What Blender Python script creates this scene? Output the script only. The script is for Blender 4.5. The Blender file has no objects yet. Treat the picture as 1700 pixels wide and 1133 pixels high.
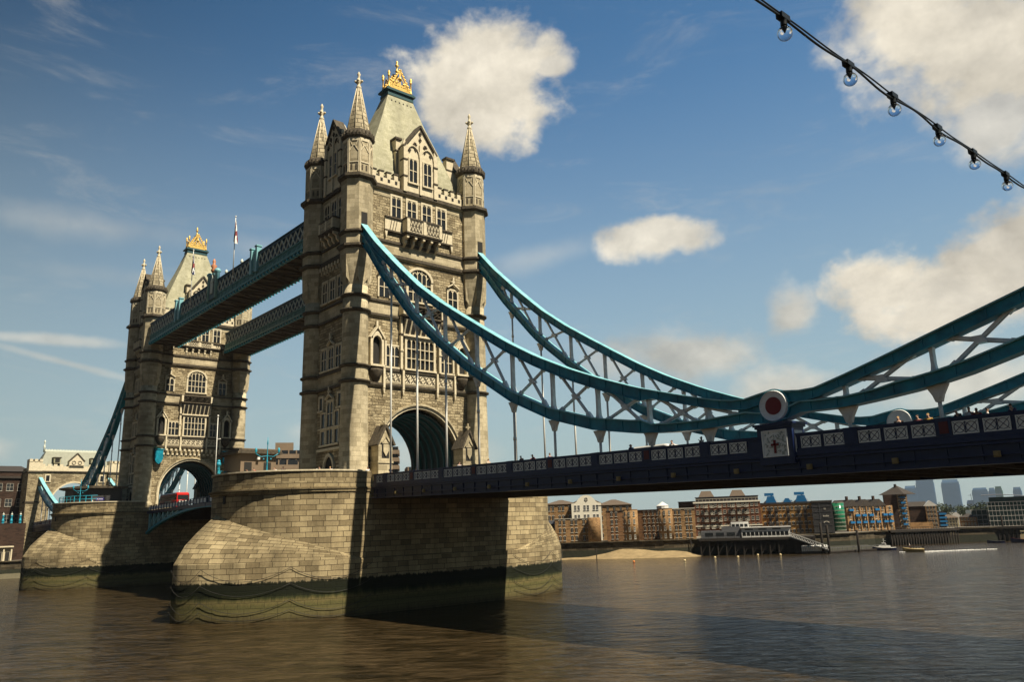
import bpy, bmesh, math, random
from mathutils import Vector, Matrix
random.seed(7)
R=math.radians; PI=math.pi
sc=bpy.context.scene; COL=sc.collection
# ------------------------------------------------------------------ camera, sky, sun, exposure
cd=bpy.data.cameras.new('camera'); cam=bpy.data.objects.new('camera',cd); COL.objects.link(cam)
cam.matrix_world=Matrix([[0.647767, 0.1911, 0.737481, 88.784], [0.761231, -0.12373, -0.636567, -56.075], [-0.0304, 0.973741, -0.22562, 9.8], [0, 0, 0, 1]])
cd.sensor_width=36; cd.lens=27.877; cd.clip_start=0.1; cd.clip_end=20000
sc.camera=cam
SUN=Vector((.545,.100,.829)).normalized()
w=bpy.data.worlds.new('World'); sc.world=w; w.use_nodes=True
NT=w.node_tree; NT.nodes.clear()
def wn(t,**k):
    n=NT.nodes.new(t)
    for a,b in k.items(): setattr(n,a,b)
    return n
def wm(op,a,b=None,c=None):
    n=NT.nodes.new('ShaderNodeMath'); n.operation=op
    for i,x in enumerate((a,b,c)):
        if x is None: continue
        if isinstance(x,(int,float)): n.inputs[i].default_value=x
        else: NT.links.new(x,n.inputs[i])
    return n.outputs[0]
out=wn('ShaderNodeOutputWorld'); bg=wn('ShaderNodeBackground'); bg.inputs[1].default_value=.05
NT.links.new(bg.outputs[0],out.inputs[0])
sky=wn('ShaderNodeTexSky'); sky.sky_type='NISHITA'; sky.sun_disc=False
sky.sun_elevation=math.asin(SUN.z); sky.sun_rotation=math.atan2(SUN.x,SUN.y); sky.air_density=1.1; sky.dust_density=1.6; sky.ozone_density=2.2
tc=wn('ShaderNodeTexCoord')
sep=wn('ShaderNodeSeparateXYZ'); NT.links.new(tc.outputs['Generated'],sep.inputs[0])
az=wm('MULTIPLY',wm('ARCTAN2',sep.outputs[0],sep.outputs[1]),180/PI)
el=wm('MULTIPLY',wm('ARCSINE',sep.outputs[2]),180/PI)
# noise that frays the cloud edges
mp=wn('ShaderNodeMapping'); mp.inputs['Scale'].default_value=(1,1,1.25); NT.links.new(tc.outputs['Generated'],mp.inputs[0])
def noise(scale,det,rough,dist=0.0,w4=0.0):
    n=wn('ShaderNodeTexNoise',noise_dimensions='4D'); n.inputs['Scale'].default_value=scale; n.inputs['Detail'].default_value=det
    n.inputs['Roughness'].default_value=rough; n.inputs['Distortion'].default_value=dist; n.inputs['W'].default_value=w4
    NT.links.new(mp.outputs[0],n.inputs['Vector']); return n
n1=noise(16,8,.56,.15,2.3); n2=noise(6,6,.6,.3,7.1)
edge=wm('ADD',wm('MULTIPLY',wm('SUBTRACT',n1.outputs[0],.5),1.7),wm('MULTIPLY',wm('SUBTRACT',n2.outputs[0],.5),1.3))
def blob(a,e,ra,re,soft,amp,rot=0):
    da=wm('SUBTRACT',az,a); de=wm('SUBTRACT',el,e)
    if rot:
        c,s=math.cos(R(rot)),math.sin(R(rot))
        da,de=wm('ADD',wm('MULTIPLY',da,c),wm('MULTIPLY',de,s)),wm('SUBTRACT',wm('MULTIPLY',de,c),wm('MULTIPLY',da,s))
    d=wm('SQRT',wm('ADD',wm('POWER',wm('ABSOLUTE',wm('DIVIDE',da,ra)),2),wm('POWER',wm('ABSOLUTE',wm('DIVIDE',de,re)),2)))
    d=wm('SUBTRACT',wm('SUBTRACT',1.12,d),wm('MULTIPLY',edge,-1*1.0))
    m=wn('ShaderNodeMapRange',interpolation_type='SMOOTHSTEP'); m.inputs['From Min'].default_value=0; m.inputs['From Max'].default_value=soft
    m.inputs['To Min'].default_value=0; m.inputs['To Max'].default_value=amp; NT.links.new(d,m.inputs['Value']); return m.outputs[0]
BL=[(-50.6,30.9,6.6,4.5,.5,1),(-45.6,32.0,2.2,1.0,.6,.9),(-16,28.8,7.5,5.5,.6,1),(-15,23.6,3.2,3.2,.7,.8),(-38.3,19.9,4.6,1.7,.55,.9),(-18.5,14.0,8.0,3.9,.5,1),(-13,14,5,4.5,.5,1),(-29.2,13.4,2.1,2.6,.8,.8),
 (-37.5,11.4,7.5,2.6,.9,.75),(-29.5,8.4,6,2.4,.9,.75),(-19,8,9,3,1.0,.7),(-55,5,5,1.6,1,.4),(-78,19.6,10,1.3,1.8,.3),(-66,19.4,8,1.2,1.8,.28),(-74,16.6,10,.8,1.8,.22),(-80,12.2,5.5,.5,.9,.5),(-79.5,10.9,5.5,.35,.9,.4,-12),(-84,5.5,3,1.0,.8,.6),(-62,6.5,4,1.4,.8,.5),(-47,19,8,1.0,1.6,.25,12)]
tot=None
for b in BL:
    o=blob(*b); tot=o if tot is None else wm('MAXIMUM',tot,o)
# thin streaky veil
mp2=wn('ShaderNodeMapping'); mp2.inputs['Scale'].default_value=(2.2,2.2,9); mp2.inputs['Rotation'].default_value=(0,R(8),R(20)); NT.links.new(tc.outputs['Generated'],mp2.inputs[0])
n3=wn('ShaderNodeTexNoise'); n3.inputs['Scale'].default_value=2.4; n3.inputs['Detail'].default_value=9; n3.inputs['Roughness'].default_value=.68; n3.inputs['Distortion'].default_value=.5
NT.links.new(mp2.outputs[0],n3.inputs['Vector'])
veil=wn('ShaderNodeMapRange',interpolation_type='SMOOTHSTEP'); veil.inputs['From Min'].default_value=.5; veil.inputs['From Max'].default_value=.85; veil.inputs['To Max'].default_value=.28
NT.links.new(n3.outputs[0],veil.inputs['Value'])
tot=wm('MINIMUM',wm('MAXIMUM',tot,veil.outputs[0]),1.0)
cr=wn('ShaderNodeValToRGB'); cr.color_ramp.elements[0].position=.36; cr.color_ramp.elements[0].color=(8.0,7.4,6.3,1); cr.color_ramp.elements[1].position=.62; cr.color_ramp.elements[1].color=(12.8,11.7,9.6,1)
n4=noise(7,7,.55,.2,4.4); NT.links.new(n4.outputs[0],cr.inputs[0])
tint=wn('ShaderNodeMix',data_type='RGBA',blend_type='MULTIPLY'); tint.inputs[0].default_value=1
# sky gain by direction: north-east brightened, the rest dimmed to cut fill light
dv=wn('ShaderNodeVectorMath',operation='DOT_PRODUCT'); NT.links.new(tc.outputs['Generated'],dv.inputs[0]); dv.inputs[1].default_value=(-.50,.866,0)
gn=wn('ShaderNodeMapRange',interpolation_type='SMOOTHSTEP'); gn.inputs['From Min'].default_value=.18; gn.inputs['From Max'].default_value=1.0; gn.inputs['To Min'].default_value=.30; gn.inputs['To Max'].default_value=1.5; NT.links.new(dv.outputs['Value'],gn.inputs['Value'])
t0=wn('ShaderNodeMix',data_type='RGBA',blend_type='MULTIPLY'); t0.inputs[0].default_value=1; NT.links.new(sky.outputs[0],t0.inputs[6]); NT.links.new(gn.outputs[0],t0.inputs[7])
hm=wn('ShaderNodeMapRange',interpolation_type='SMOOTHSTEP'); hm.inputs['From Min'].default_value=36; hm.inputs['From Max'].default_value=-4; hm.inputs['To Min'].default_value=0; hm.inputs['To Max'].default_value=.88; NT.links.new(el,hm.inputs['Value'])
hc=wn('ShaderNodeMix',data_type='RGBA',blend_type='MULTIPLY'); hc.inputs[0].default_value=1; hc.inputs[6].default_value=(8.3,5.8,4.8,1)
hg=wn('ShaderNodeMapRange',interpolation_type='SMOOTHSTEP'); hg.inputs['From Min'].default_value=-.3; hg.inputs['From Max'].default_value=.55; hg.inputs['To Min'].default_value=.30; hg.inputs['To Max'].default_value=1.25; NT.links.new(dv.outputs['Value'],hg.inputs['Value']); NT.links.new(hg.outputs[0],hc.inputs[7])
t1=wn('ShaderNodeMix',data_type='RGBA'); NT.links.new(hm.outputs[0],t1.inputs[0]); NT.links.new(t0.outputs[2],t1.inputs[6]); NT.links.new(hc.outputs[2],t1.inputs[7])
NT.links.new(t1.outputs[2],tint.inputs[6]); tint.inputs[7].default_value=(.56,.96,1.12,1)
mx=wn('ShaderNodeMix',data_type='RGBA'); NT.links.new(tot,mx.inputs[0]); NT.links.new(tint.outputs[2],mx.inputs[6])
# each cloud is lit from above: compare its thickness with that a little nearer the sun
mpu=wn('ShaderNodeMapping'); mpu.inputs['Scale'].default_value=(1,1,1.25); mpu.inputs['Location'].default_value=(.012,0,.035); NT.links.new(tc.outputs['Generated'],mpu.inputs[0])
nu=wn('ShaderNodeTexNoise',noise_dimensions='4D')
for q_,v_ in(('Scale',9),('Detail',7),('Roughness',.6),('Distortion',.2),('W',2.3)): nu.inputs[q_].default_value=v_
nd=wn('ShaderNodeTexNoise',noise_dimensions='4D')
for q_,v_ in(('Scale',9),('Detail',7),('Roughness',.6),('Distortion',.2),('W',2.3)): nd.inputs[q_].default_value=v_
NT.links.new(mpu.outputs[0],nu.inputs['Vector']); NT.links.new(mp.outputs[0],nd.inputs['Vector'])
shd=wm('ADD',.9,wm('MULTIPLY',wm('SUBTRACT',nd.outputs[0],nu.outputs[0]),1.0)); shd=wm('MAXIMUM',wm('MINIMUM',shd,1.12),.62)
gc=wm('MULTIPLY',shd,wm('MINIMUM',wm('MULTIPLY',hg.outputs[0],1/1.1),1.0)); cm=wn('ShaderNodeMix',data_type='RGBA',blend_type='MULTIPLY'); cm.inputs[0].default_value=1; NT.links.new(cr.outputs[0],cm.inputs[6]); NT.links.new(gc,cm.inputs[7]); NT.links.new(cm.outputs[2],mx.inputs[7])
NT.links.new(mx.outputs[2],bg.inputs[0])
sl=bpy.data.lights.new('sun','SUN'); sl.energy=5.0; sl.angle=R(.53); sl.color=(1,.90,.72)
so=bpy.data.objects.new('sun',sl); COL.objects.link(so); so.rotation_euler=SUN.to_track_quat('Z','Y').to_euler(); so.location=(60,0,200)
sc.view_settings.view_transform='Standard'; sc.view_settings.look='None'; sc.view_settings.exposure=.62; sc.view_settings.gamma=1
sc.cycles.max_bounces=6; sc.cycles.diffuse_bounces=1; sc.cycles.glossy_bounces=3; sc.cycles.transmission_bounces=6; sc.cycles.volume_bounces=0
sc.cycles.caustics_reflective=False; sc.cycles.caustics_refractive=False; sc.cycles.use_denoising=True
# ------------------------------------------------------------------ helpers
class MB:
    def __init__(s,T=None): s.v=[];s.f=[];s.m=[];s.uv=[];s.sm=[];s.T=T
    def P(s,p):
        if s.T: p=s.T(*p)
        s.v.append(Vector(p)); return len(s.v)-1
    def F(s,idx,mi=0,uv=None,sm=False): s.f.append(idx);s.m.append(mi);s.uv.append(uv);s.sm.append(sm)
    def poly(s,pts,mi=0): s.F([s.P(p) for p in pts],mi); return s
    def box(s,x0,x1,y0,y1,z0,z1,mi=0):
        i=[s.P((x,y,z)) for x in(x0,x1) for y in(y0,y1) for z in(z0,z1)]
        for q in((0,1,3,2),(4,6,7,5),(0,4,5,1),(2,3,7,6),(0,2,6,4),(1,5,7,3)): s.F([i[k] for k in q],mi)
        return s
    def ext(s,poly,d,mi=0):                # polygon (3d points) extruded by vector d, capped
        n=len(poly); a=[s.P(p) for p in poly]; b=[s.P((p[0]+d[0],p[1]+d[1],p[2]+d[2])) for p in poly]
        s.F(a,mi); s.F(b[::-1],mi)
        for k in range(n): s.F([a[k],a[(k+1)%n],b[(k+1)%n],b[k]],mi)
        return s
    def loft(s,rings,mi=0,caps=(1,1),sm=False,uvr=None):
        n=len(rings[0]); I=[[s.P(p) for p in r] for r in rings]
        for j in range(len(rings)-1):
            for k in range(n):
                k2=(k+1)%n; uv=None
                if uvr:
                    u0=2*PI*uvr*k/n; u1=2*PI*uvr*(k+1)/n; z0,z1=rings[j][k][2],rings[j+1][k][2]
                    uv=[(u0,z0),(u1,z0),(u1,z1),(u0,z1)]
                s.F([I[j][k],I[j][k2],I[j+1][k2],I[j+1][k]],mi,uv,sm)
        if caps[0]: s.F(I[0][::-1],mi)
        if caps[1]: s.F(I[-1],mi)
        return s
    def lathe(s,cx,cy,prof,n=16,mi=0,sm=True,octo=False,uv=False):
        rs=[]
        for r,z in prof:
            ring=[]
            for k in range(n):
                t=2*PI*k/n; rr=r
                if octo: rr=r/math.cos(((t+PI/8)%(PI/4))-PI/8)
                ring.append((cx+rr*math.cos(t),cy+rr*math.sin(t),z))
            rs.append(ring)
        return s.loft(rs,mi,(1,1),sm,max(p[0] for p in prof) if uv else None)
    def tube(s,pts,r,n=6,mi=0,sm=True):
        pts=[Vector(p) for p in pts]; rings=[]
        for i,p in enumerate(pts):
            d=(pts[min(i+1,len(pts)-1)]-pts[max(i-1,0)]).normalized()
            up=Vector((0,0,1)) if abs(d.z)<.95 else Vector((1,0,0))
            a=d.cross(up).normalized(); b=a.cross(d); rr=r[i] if isinstance(r,(list,tuple)) else r
            rings.append([tuple(p+a*rr*math.cos(2*PI*k/n)+b*rr*math.sin(2*PI*k/n)) for k in range(n)])
        return s.loft(rings,mi,(1,1),sm)
    def bar(s,a,b,w,h,side=(0,1,0),mi=0):   # rectangular bar a->b; w along side, h across
        a,b=Vector(a),Vector(b); d=(b-a).normalized(); sd=Vector(side); sd=(sd-d*sd.dot(d)).normalized(); up=sd.cross(d)
        rs=[[tuple(p+sd*w/2*x+up*h/2*y) for x,y in((-1,-1),(1,-1),(1,1),(-1,1))] for p in(a,b)]
        return s.loft(rs,mi)
    def ball(s,c,r,n=10,mi=0,sz=1):
        return s.lathe(c[0],c[1],[(max(r*math.sin(PI*k/6),.003),c[2]-r*sz*math.cos(PI*k/6)) for k in range(7)],n,mi)
    def strip(s,poly,z0,z1,mi=0,closed=True):   # vertical wall along a plan polyline, blocks run on round the curve
        n=len(poly); A=[s.P((x,y,z0)) for x,y in poly]; B=[s.P((x,y,z1)) for x,y in poly]; u=0
        for k in range(n if closed else n-1):
            j=(k+1)%n; du=math.hypot(poly[j][0]-poly[k][0],poly[j][1]-poly[k][1])
            s.F([A[k],A[j],B[j],B[k]],mi,[(u,z0),(u+du,z0),(u+du,z1),(u,z1)],du<6); u+=du
        return s
    def build(s,name,mats,parent=None):
        if not isinstance(mats,(list,tuple)): mats=[mats]
        if parent is None:
            xs=[p.x for p in s.v];ys=[p.y for p in s.v];zs=[p.z for p in s.v]
            org=Vector(((min(xs)+max(xs))/2,(min(ys)+max(ys))/2,min(zs)))
        else: org=ORG[parent.name]
        me=bpy.data.meshes.new(name); me.from_pydata([p-org for p in s.v],[],s.f)
        for m in mats: me.materials.append(m)
        for p,mi,sm in zip(me.polygons,s.m,s.sm): p.material_index=mi; p.use_smooth=sm
        bm=bmesh.new(); bm.from_mesh(me); bmesh.ops.recalc_face_normals(bm,faces=bm.faces)
        ul=bm.loops.layers.uv.new('UVMap'); bm.faces.ensure_lookup_table()
        for f,uv in zip(bm.faces,s.uv):
            n=f.normal
            if uv:
                # loops keep the order of the source face or its reverse
                src=dict(zip(s.f[f.index],uv))
                for l in f.loops: l[ul].uv=src[l.vert.index]
            elif abs(n.z)>.85:
                for l in f.loops: l[ul].uv=(l.vert.co.x+org.x,l.vert.co.y+org.y)
            else:
                t=Vector((-n.y,n.x,0)).normalized(); q=n.cross(t)
                for l in f.loops:
                    c=l.vert.co+org; l[ul].uv=(c.dot(t),c.dot(q)*(1 if q.z>0 else -1))
        bm.to_mesh(me); bm.free()
        o=bpy.data.objects.new(name,me); COL.objects.link(o); ORG[o.name]=org
        if parent is None: o.location=org
        else: o.parent=parent
        return o
ORG={}
def thing(name,label,cat,loc,group=None,kind=None):
    o=bpy.data.objects.new(name,None); COL.objects.link(o); o.location=loc; o.empty_display_size=.5; ORG[o.name]=Vector(loc)
    return tag(o,label,cat,group,kind)
def tag(o,label=None,cat=None,group=None,kind=None):
    if label: o['label']=label
    if cat: o['category']=cat
    if group: o['group']=group
    if kind: o['kind']=kind
    return o
def clone(o,label=None,loc=None,rotz=None,parent=None):
    c=o.copy(); COL.objects.link(c)
    if parent is not None: c.parent=parent
    if label: c['label']=label
    if loc is not None: c.location=loc
    if rotz is not None: c.rotation_euler=(0,0,rotz)
    ORG[c.name]=ORG.get(o.name,Vector((0,0,0)))
    for k in list(o.children): clone(k,parent=c)
    return c
def frame(p0,t,n):                              # (u along wall, d outwards, z up) -> world
    p0,t,n=Vector(p0),Vector(t),Vector(n)
    return lambda u,d,z:(p0.x+t.x*u+n.x*d,p0.y+t.y*u+n.y*d,p0.z+z)
# ------------------------------------------------------------------ materials
def mat(name,col,rough=.6,metal=0,noise=0,nscale=3,bump=0,bscale=20,spec=.5,col2=None):
    m=bpy.data.materials.new(name); m.use_nodes=True; N=m.node_tree.nodes; L=m.node_tree.links; b=N['Principled BSDF']
    b.inputs['Base Color'].default_value=(*col,1); b.inputs['Roughness'].default_value=rough; b.inputs['Metallic'].default_value=metal
    b.inputs['Specular IOR Level'].default_value=spec
    if noise or col2:
        tx=N.new('ShaderNodeTexCoord'); n=N.new('ShaderNodeTexNoise'); n.inputs['Scale'].default_value=nscale; n.inputs['Detail'].default_value=7; n.inputs['Roughness'].default_value=.65
        L.new(tx.outputs['Object'],n.inputs['Vector'])
        r=N.new('ShaderNodeValToRGB'); r.color_ramp.elements[0].position=.3; r.color_ramp.elements[1].position=.7
        a=[c*(1-noise) for c in col]; c2=col2 or [min(1,c*(1+noise*.6)) for c in col]
        r.color_ramp.elements[0].color=(*a,1); r.color_ramp.elements[1].color=(*c2,1)
        L.new(n.outputs[0],r.inputs[0]); L.new(r.outputs[0],b.inputs['Base Color'])
    if bump:
        tx=N.new('ShaderNodeTexCoord'); n=N.new('ShaderNodeTexNoise'); n.inputs['Scale'].default_value=bscale; n.inputs['Detail'].default_value=6
        L.new(tx.outputs['Object'],n.inputs['Vector']); bp=N.new('ShaderNodeBump'); bp.inputs['Strength'].default_value=bump; bp.inputs['Distance'].default_value=.05
        L.new(n.outputs[0],bp.inputs['Height']); L.new(bp.outputs[0],b.inputs['Normal'])
    return m
def masonry(name,c1,c2,mortar,bw,bh,bumpd=.05,msize=.012,rough=.85,stain=.45,tide=False,off=.5,rock=0.0,var=.3,sscale=.35):
    m=bpy.data.materials.new(name); m.use_nodes=True; N=m.node_tree.nodes; L=m.node_tree.links; b=N['Principled BSDF']
    b.inputs['Roughness'].default_value=rough; b.inputs['Specular IOR Level'].default_value=.25
    uv=N.new('ShaderNodeUVMap'); tx=N.new('ShaderNodeTexCoord')
    # slight wobble so that joints are not ruler straight
    nz=N.new('ShaderNodeTexNoise'); nz.inputs['Scale'].default_value=1.3; nz.inputs['Detail'].default_value=3; L.new(tx.outputs['Object'],nz.inputs['Vector'])
    vm=N.new('ShaderNodeVectorMath'); vm.operation='MULTIPLY_ADD'; L.new(nz.outputs['Color'],vm.inputs[0]); vm.inputs[1].default_value=(bw*.10,bh*.14,0); L.new(uv.outputs[0],vm.inputs[2])
    br=N.new('ShaderNodeTexBrick'); L.new(vm.outputs[0],br.inputs['Vector']); br.offset=off; br.squash=1.25; br.squash_frequency=3
    br.inputs['Scale'].default_value=1; br.inputs['Brick Width'].default_value=bw; br.inputs['Row Height'].default_value=bh; br.inputs['Mortar Size'].default_value=msize
    br.inputs['Mortar Smooth'].default_value=.3; br.inputs['Bias'].default_value=0
    br.inputs['Color1'].default_value=(0,0,0,1); br.inputs['Color2'].default_value=(1,1,1,1); br.inputs['Mortar'].default_value=(.5,.5,.5,1)
    r=N.new('ShaderNodeValToRGB'); r.color_ramp.elements[0].color=(*c1,1); r.color_ramp.elements[1].color=(*c2,1); L.new(br.outputs['Color'],r.inputs[0])
    e=r.color_ramp.elements.new(.5); e.color=(*[(a+d)/2*(1+var*.25) for a,d in zip(c1,c2)],1)
    e=r.color_ramp.elements.new(.12); e.color=(*[a*(1-var) for a in c1],1)
    # streaks and grime of their own
    mpn=N.new('ShaderNodeMapping'); mpn.inputs['Scale'].default_value=(1,1,.28); L.new(tx.outputs['Object'],mpn.inputs[0])
    n2=N.new('ShaderNodeTexNoise'); n2.inputs['Scale'].default_value=sscale; n2.inputs['Detail'].default_value=9; n2.inputs['Roughness'].default_value=.7; L.new(mpn.outputs[0],n2.inputs['Vector'])
    rs=N.new('ShaderNodeMapRange'); rs.inputs['From Min'].default_value=.35; rs.inputs['From Max'].default_value=.68; rs.inputs['To Min'].default_value=1-stain; rs.inputs['To Max'].default_value=1.12; L.new(n2.outputs[0],rs.inputs['Value'])
    mm=N.new('ShaderNodeMix'); mm.data_type='RGBA'; mm.blend_type='MULTIPLY'; mm.inputs[0].default_value=1; L.new(r.outputs[0],mm.inputs[6]); L.new(rs.outputs[0],mm.inputs[7])
    n5=N.new('ShaderNodeTexNoise'); n5.inputs['Scale'].default_value=6; n5.inputs['Detail'].default_value=8; n5.inputs['Roughness'].default_value=.7; L.new(tx.outputs['Object'],n5.inputs['Vector'])
    r5=N.new('ShaderNodeMapRange'); r5.inputs['From Min'].default_value=.3; r5.inputs['From Max'].default_value=.7; r5.inputs['To Min'].default_value=.78; r5.inputs['To Max'].default_value=1.15; L.new(n5.outputs[0],r5.inputs['Value'])
    m5=N.new('ShaderNodeMix'); m5.data_type='RGBA'; m5.blend_type='MULTIPLY'; m5.inputs[0].default_value=1; L.new(mm.outputs[2],m5.inputs[6]); L.new(r5.outputs[0],m5.inputs[7])
    mo=N.new('ShaderNodeMix'); mo.data_type='RGBA'; L.new(br.outputs['Fac'],mo.inputs[0]); L.new(m5.outputs[2],mo.inputs[6]); mo.inputs[7].default_value=(*mortar,1)
    last=mo.outputs[2]
    if tide:
        g=N.new('ShaderNodeNewGeometry'); sp=N.new('ShaderNodeSeparateXYZ'); L.new(g.outputs['Position'],sp.inputs[0])
        n6=N.new('ShaderNodeTexNoise'); n6.inputs['Scale'].default_value=1.6; n6.inputs['Detail'].default_value=12; n6.inputs['Roughness'].default_value=.8; m6=N.new('ShaderNodeMapping'); m6.inputs['Scale'].default_value=(1,1,.22); L.new(tx.outputs['Object'],m6.inputs[0]); L.new(m6.outputs[0],n6.inputs['Vector'])
        a=N.new('ShaderNodeMath'); a.operation='MULTIPLY_ADD'; L.new(n6.outputs[0],a.inputs[0]); a.inputs[1].default_value=-1.5; L.new(sp.outputs[2],a.inputs[2])
        mr=N.new('ShaderNodeMapRange'); mr.inputs['From Min'].default_value=0; mr.inputs['From Max'].default_value=5; L.new(a.outputs[0],mr.inputs['Value'])
        tr=N.new('ShaderNodeValToRGB'); el=tr.color_ramp.elements
        el[0].position=0; el[0].color=(.04,.03,.012,1); el[1].position=1; el[1].color=(1,1,1,1)
        for p,c in((.06,(.075,.058,.024)),(.2,(.135,.115,.045)),(.33,(.10,.092,.032)),(.42,(.16,.13,.05)),(.5,(.035,.04,.012)),(.56,(.008,.011,.003)),(.76,(.008,.010,.003)),(.80,(.02,.02,.008))):
            x=el.new(p); x.color=(*c,1)
        L.new(mr.outputs[0],tr.inputs[0])
        fm=N.new('ShaderNodeMapRange'); fm.inputs['From Min'].default_value=3.98; fm.inputs['From Max'].default_value=4.12; L.new(a.outputs[0],fm.inputs['Value'])
        jm=N.new('ShaderNodeMapRange'); L.new(br.outputs['Fac'],jm.inputs['Value']); jm.inputs['To Min'].default_value=1; jm.inputs['To Max'].default_value=.55
        tm=N.new('ShaderNodeMix'); tm.data_type='RGBA'; tm.blend_type='MULTIPLY'; tm.inputs[0].default_value=1; L.new(tr.outputs[0],tm.inputs[6]); L.new(jm.outputs[0],tm.inputs[7])
        t5=N.new('ShaderNodeMix'); t5.data_type='RGBA'; t5.blend_type='MULTIPLY'; t5.inputs[0].default_value=1; L.new(tm.outputs[2],t5.inputs[6]); L.new(r5.outputs[0],t5.inputs[7])
        fx=N.new('ShaderNodeMix'); fx.data_type='RGBA'; L.new(fm.outputs[0],fx.inputs[0]); L.new(t5.outputs[2],fx.inputs[6]); L.new(last,fx.inputs[7]); last=fx.outputs[2]
    L.new(last,b.inputs['Base Color'])
    h=N.new('ShaderNodeMath'); h.operation='MULTIPLY_ADD'; L.new(br.outputs['Fac'],h.inputs[0]); h.inputs[1].default_value=-1
    nb=N.new('ShaderNodeTexNoise'); nb.inputs['Scale'].default_value=5 if rock else 14; nb.inputs['Detail'].default_value=6; L.new(tx.outputs['Object'],nb.inputs['Vector'])
    ns=N.new('ShaderNodeMath'); ns.operation='MULTIPLY_ADD'; L.new(nb.outputs[0],ns.inputs[0]); ns.inputs[1].default_value=.12+rock*2.5
    sb=N.new('ShaderNodeMath'); sb.operation='MULTIPLY'; L.new(br.outputs['Color'],sb.inputs[0]); sb.inputs[1].default_value=.3+rock; L.new(sb.outputs[0],ns.inputs[2])
    L.new(ns.outputs[0],h.inputs[2]); bp=N.new('ShaderNodeBump'); bp.inputs['Strength'].default_value=1; bp.inputs['Distance'].default_value=bumpd
    L.new(h.outputs[0],bp.inputs['Height']); L.new(bp.outputs[0],b.inputs['Normal'])
    return m
M={}
M['rubble']=masonry('rubble_stone',(.36,.285,.165),(.56,.465,.29),(.13,.095,.055),.8,.36,.10,.028,.9,.38,rock=.7,var=.3)
M['ashlar']=masonry('ashlar_stone',(.49,.41,.26),(.61,.52,.345),(.28,.225,.14),1.05,.55,.015,.010,.85,.38,var=.2)
M['trim']=mat('portland_stone',(.68,.59,.41),.8,noise=.22,nscale=2.5,bump=.3,bscale=9)
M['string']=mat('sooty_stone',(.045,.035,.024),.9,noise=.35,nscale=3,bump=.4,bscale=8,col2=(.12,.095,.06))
M['spire']=masonry('spire_stone',(.46,.385,.245),(.60,.51,.34),(.10,.08,.05),.9,.62,.06,.05,.85,.3,var=.25)
M['granite']=masonry('pier_granite',(.37,.285,.155),(.55,.44,.25),(.045,.032,.018),1.32,.57,.02,.028,.85,.62,tide=True,var=.24,sscale=.22)
M['paving']=mat('paving',(.30,.28,.24),.9,noise=.2)
M['lead']=masonry('weathered_slate',(.42,.40,.26),(.49,.465,.32),(.33,.31,.2),.6,.42,.008,.012,.7,.28,var=.08,sscale=.5)
M['gold']=mat('gilding',(.88,.58,.16),.42,metal=.45,noise=.15)
M['glass']=mat('window_glass',(.018,.020,.022),.12,spec=.6)
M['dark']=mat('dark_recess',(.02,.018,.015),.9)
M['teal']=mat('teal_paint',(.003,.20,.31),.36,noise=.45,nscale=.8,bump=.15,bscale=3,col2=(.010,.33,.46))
M['tealsun']=mat('sunlit_teal_paint',(.18,.50,.56),.45,noise=.25,nscale=1.0,col2=(.32,.66,.70))  # chord top flanges: sunlight on the teal painted in as a paler colour
M['tdark']=mat('dark_teal_paint',(.015,.075,.085),.5,noise=.25)
M['white']=mat('bluish_white_paint',(.83,.87,.87),.45,noise=.25,nscale=2)
M['rodw']=mat('white_rod_paint',(.82,.80,.73),.45,noise=.15,nscale=2)
M['navy']=mat('navy_paint',(.006,.016,.075),.4,noise=.3,nscale=2,bump=.06,bscale=4)
M['maroon']=mat('maroon_paint',(.11,.008,.010),.5,noise=.2)
M['dred']=mat('dark_red_paint',(.20,.010,.012),.5)
M['panelw']=mat('panel_white',(.86,.87,.84),.55,noise=.15)
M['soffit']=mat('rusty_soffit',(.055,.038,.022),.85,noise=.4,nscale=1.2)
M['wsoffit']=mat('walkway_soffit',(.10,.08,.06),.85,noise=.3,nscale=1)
M['wgreen']=mat('walkway_paint',(.06,.24,.25),.5,noise=.3,nscale=2,col2=(.14,.36,.35))
M['wblue']=mat('walkway_blue',(.012,.05,.085),.5,noise=.2)
M['ltblue']=mat('light_blue_paint',(.22,.48,.52),.45,noise=.2)
M['turq']=mat('turquoise_paint',(.02,.30,.42),.45,noise=.15)
M['lattice']=mat('cream_lattice',(.66,.69,.58),.55,noise=.2)
M['brass']=mat('brass_lamp',(.30,.22,.09),.5,noise=.3)
M['asphalt']=mat('asphalt',(.05,.05,.05),.9,noise=.2)
M['tunnel']=mat('tunnel_lining',(.02,.035,.038),.6,noise=.2)
M['iron']=mat('black_iron',(.02,.018,.015),.6,noise=.2)
M['copper']=mat('copper_finial',(.55,.22,.10),.5,noise=.2)
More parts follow.
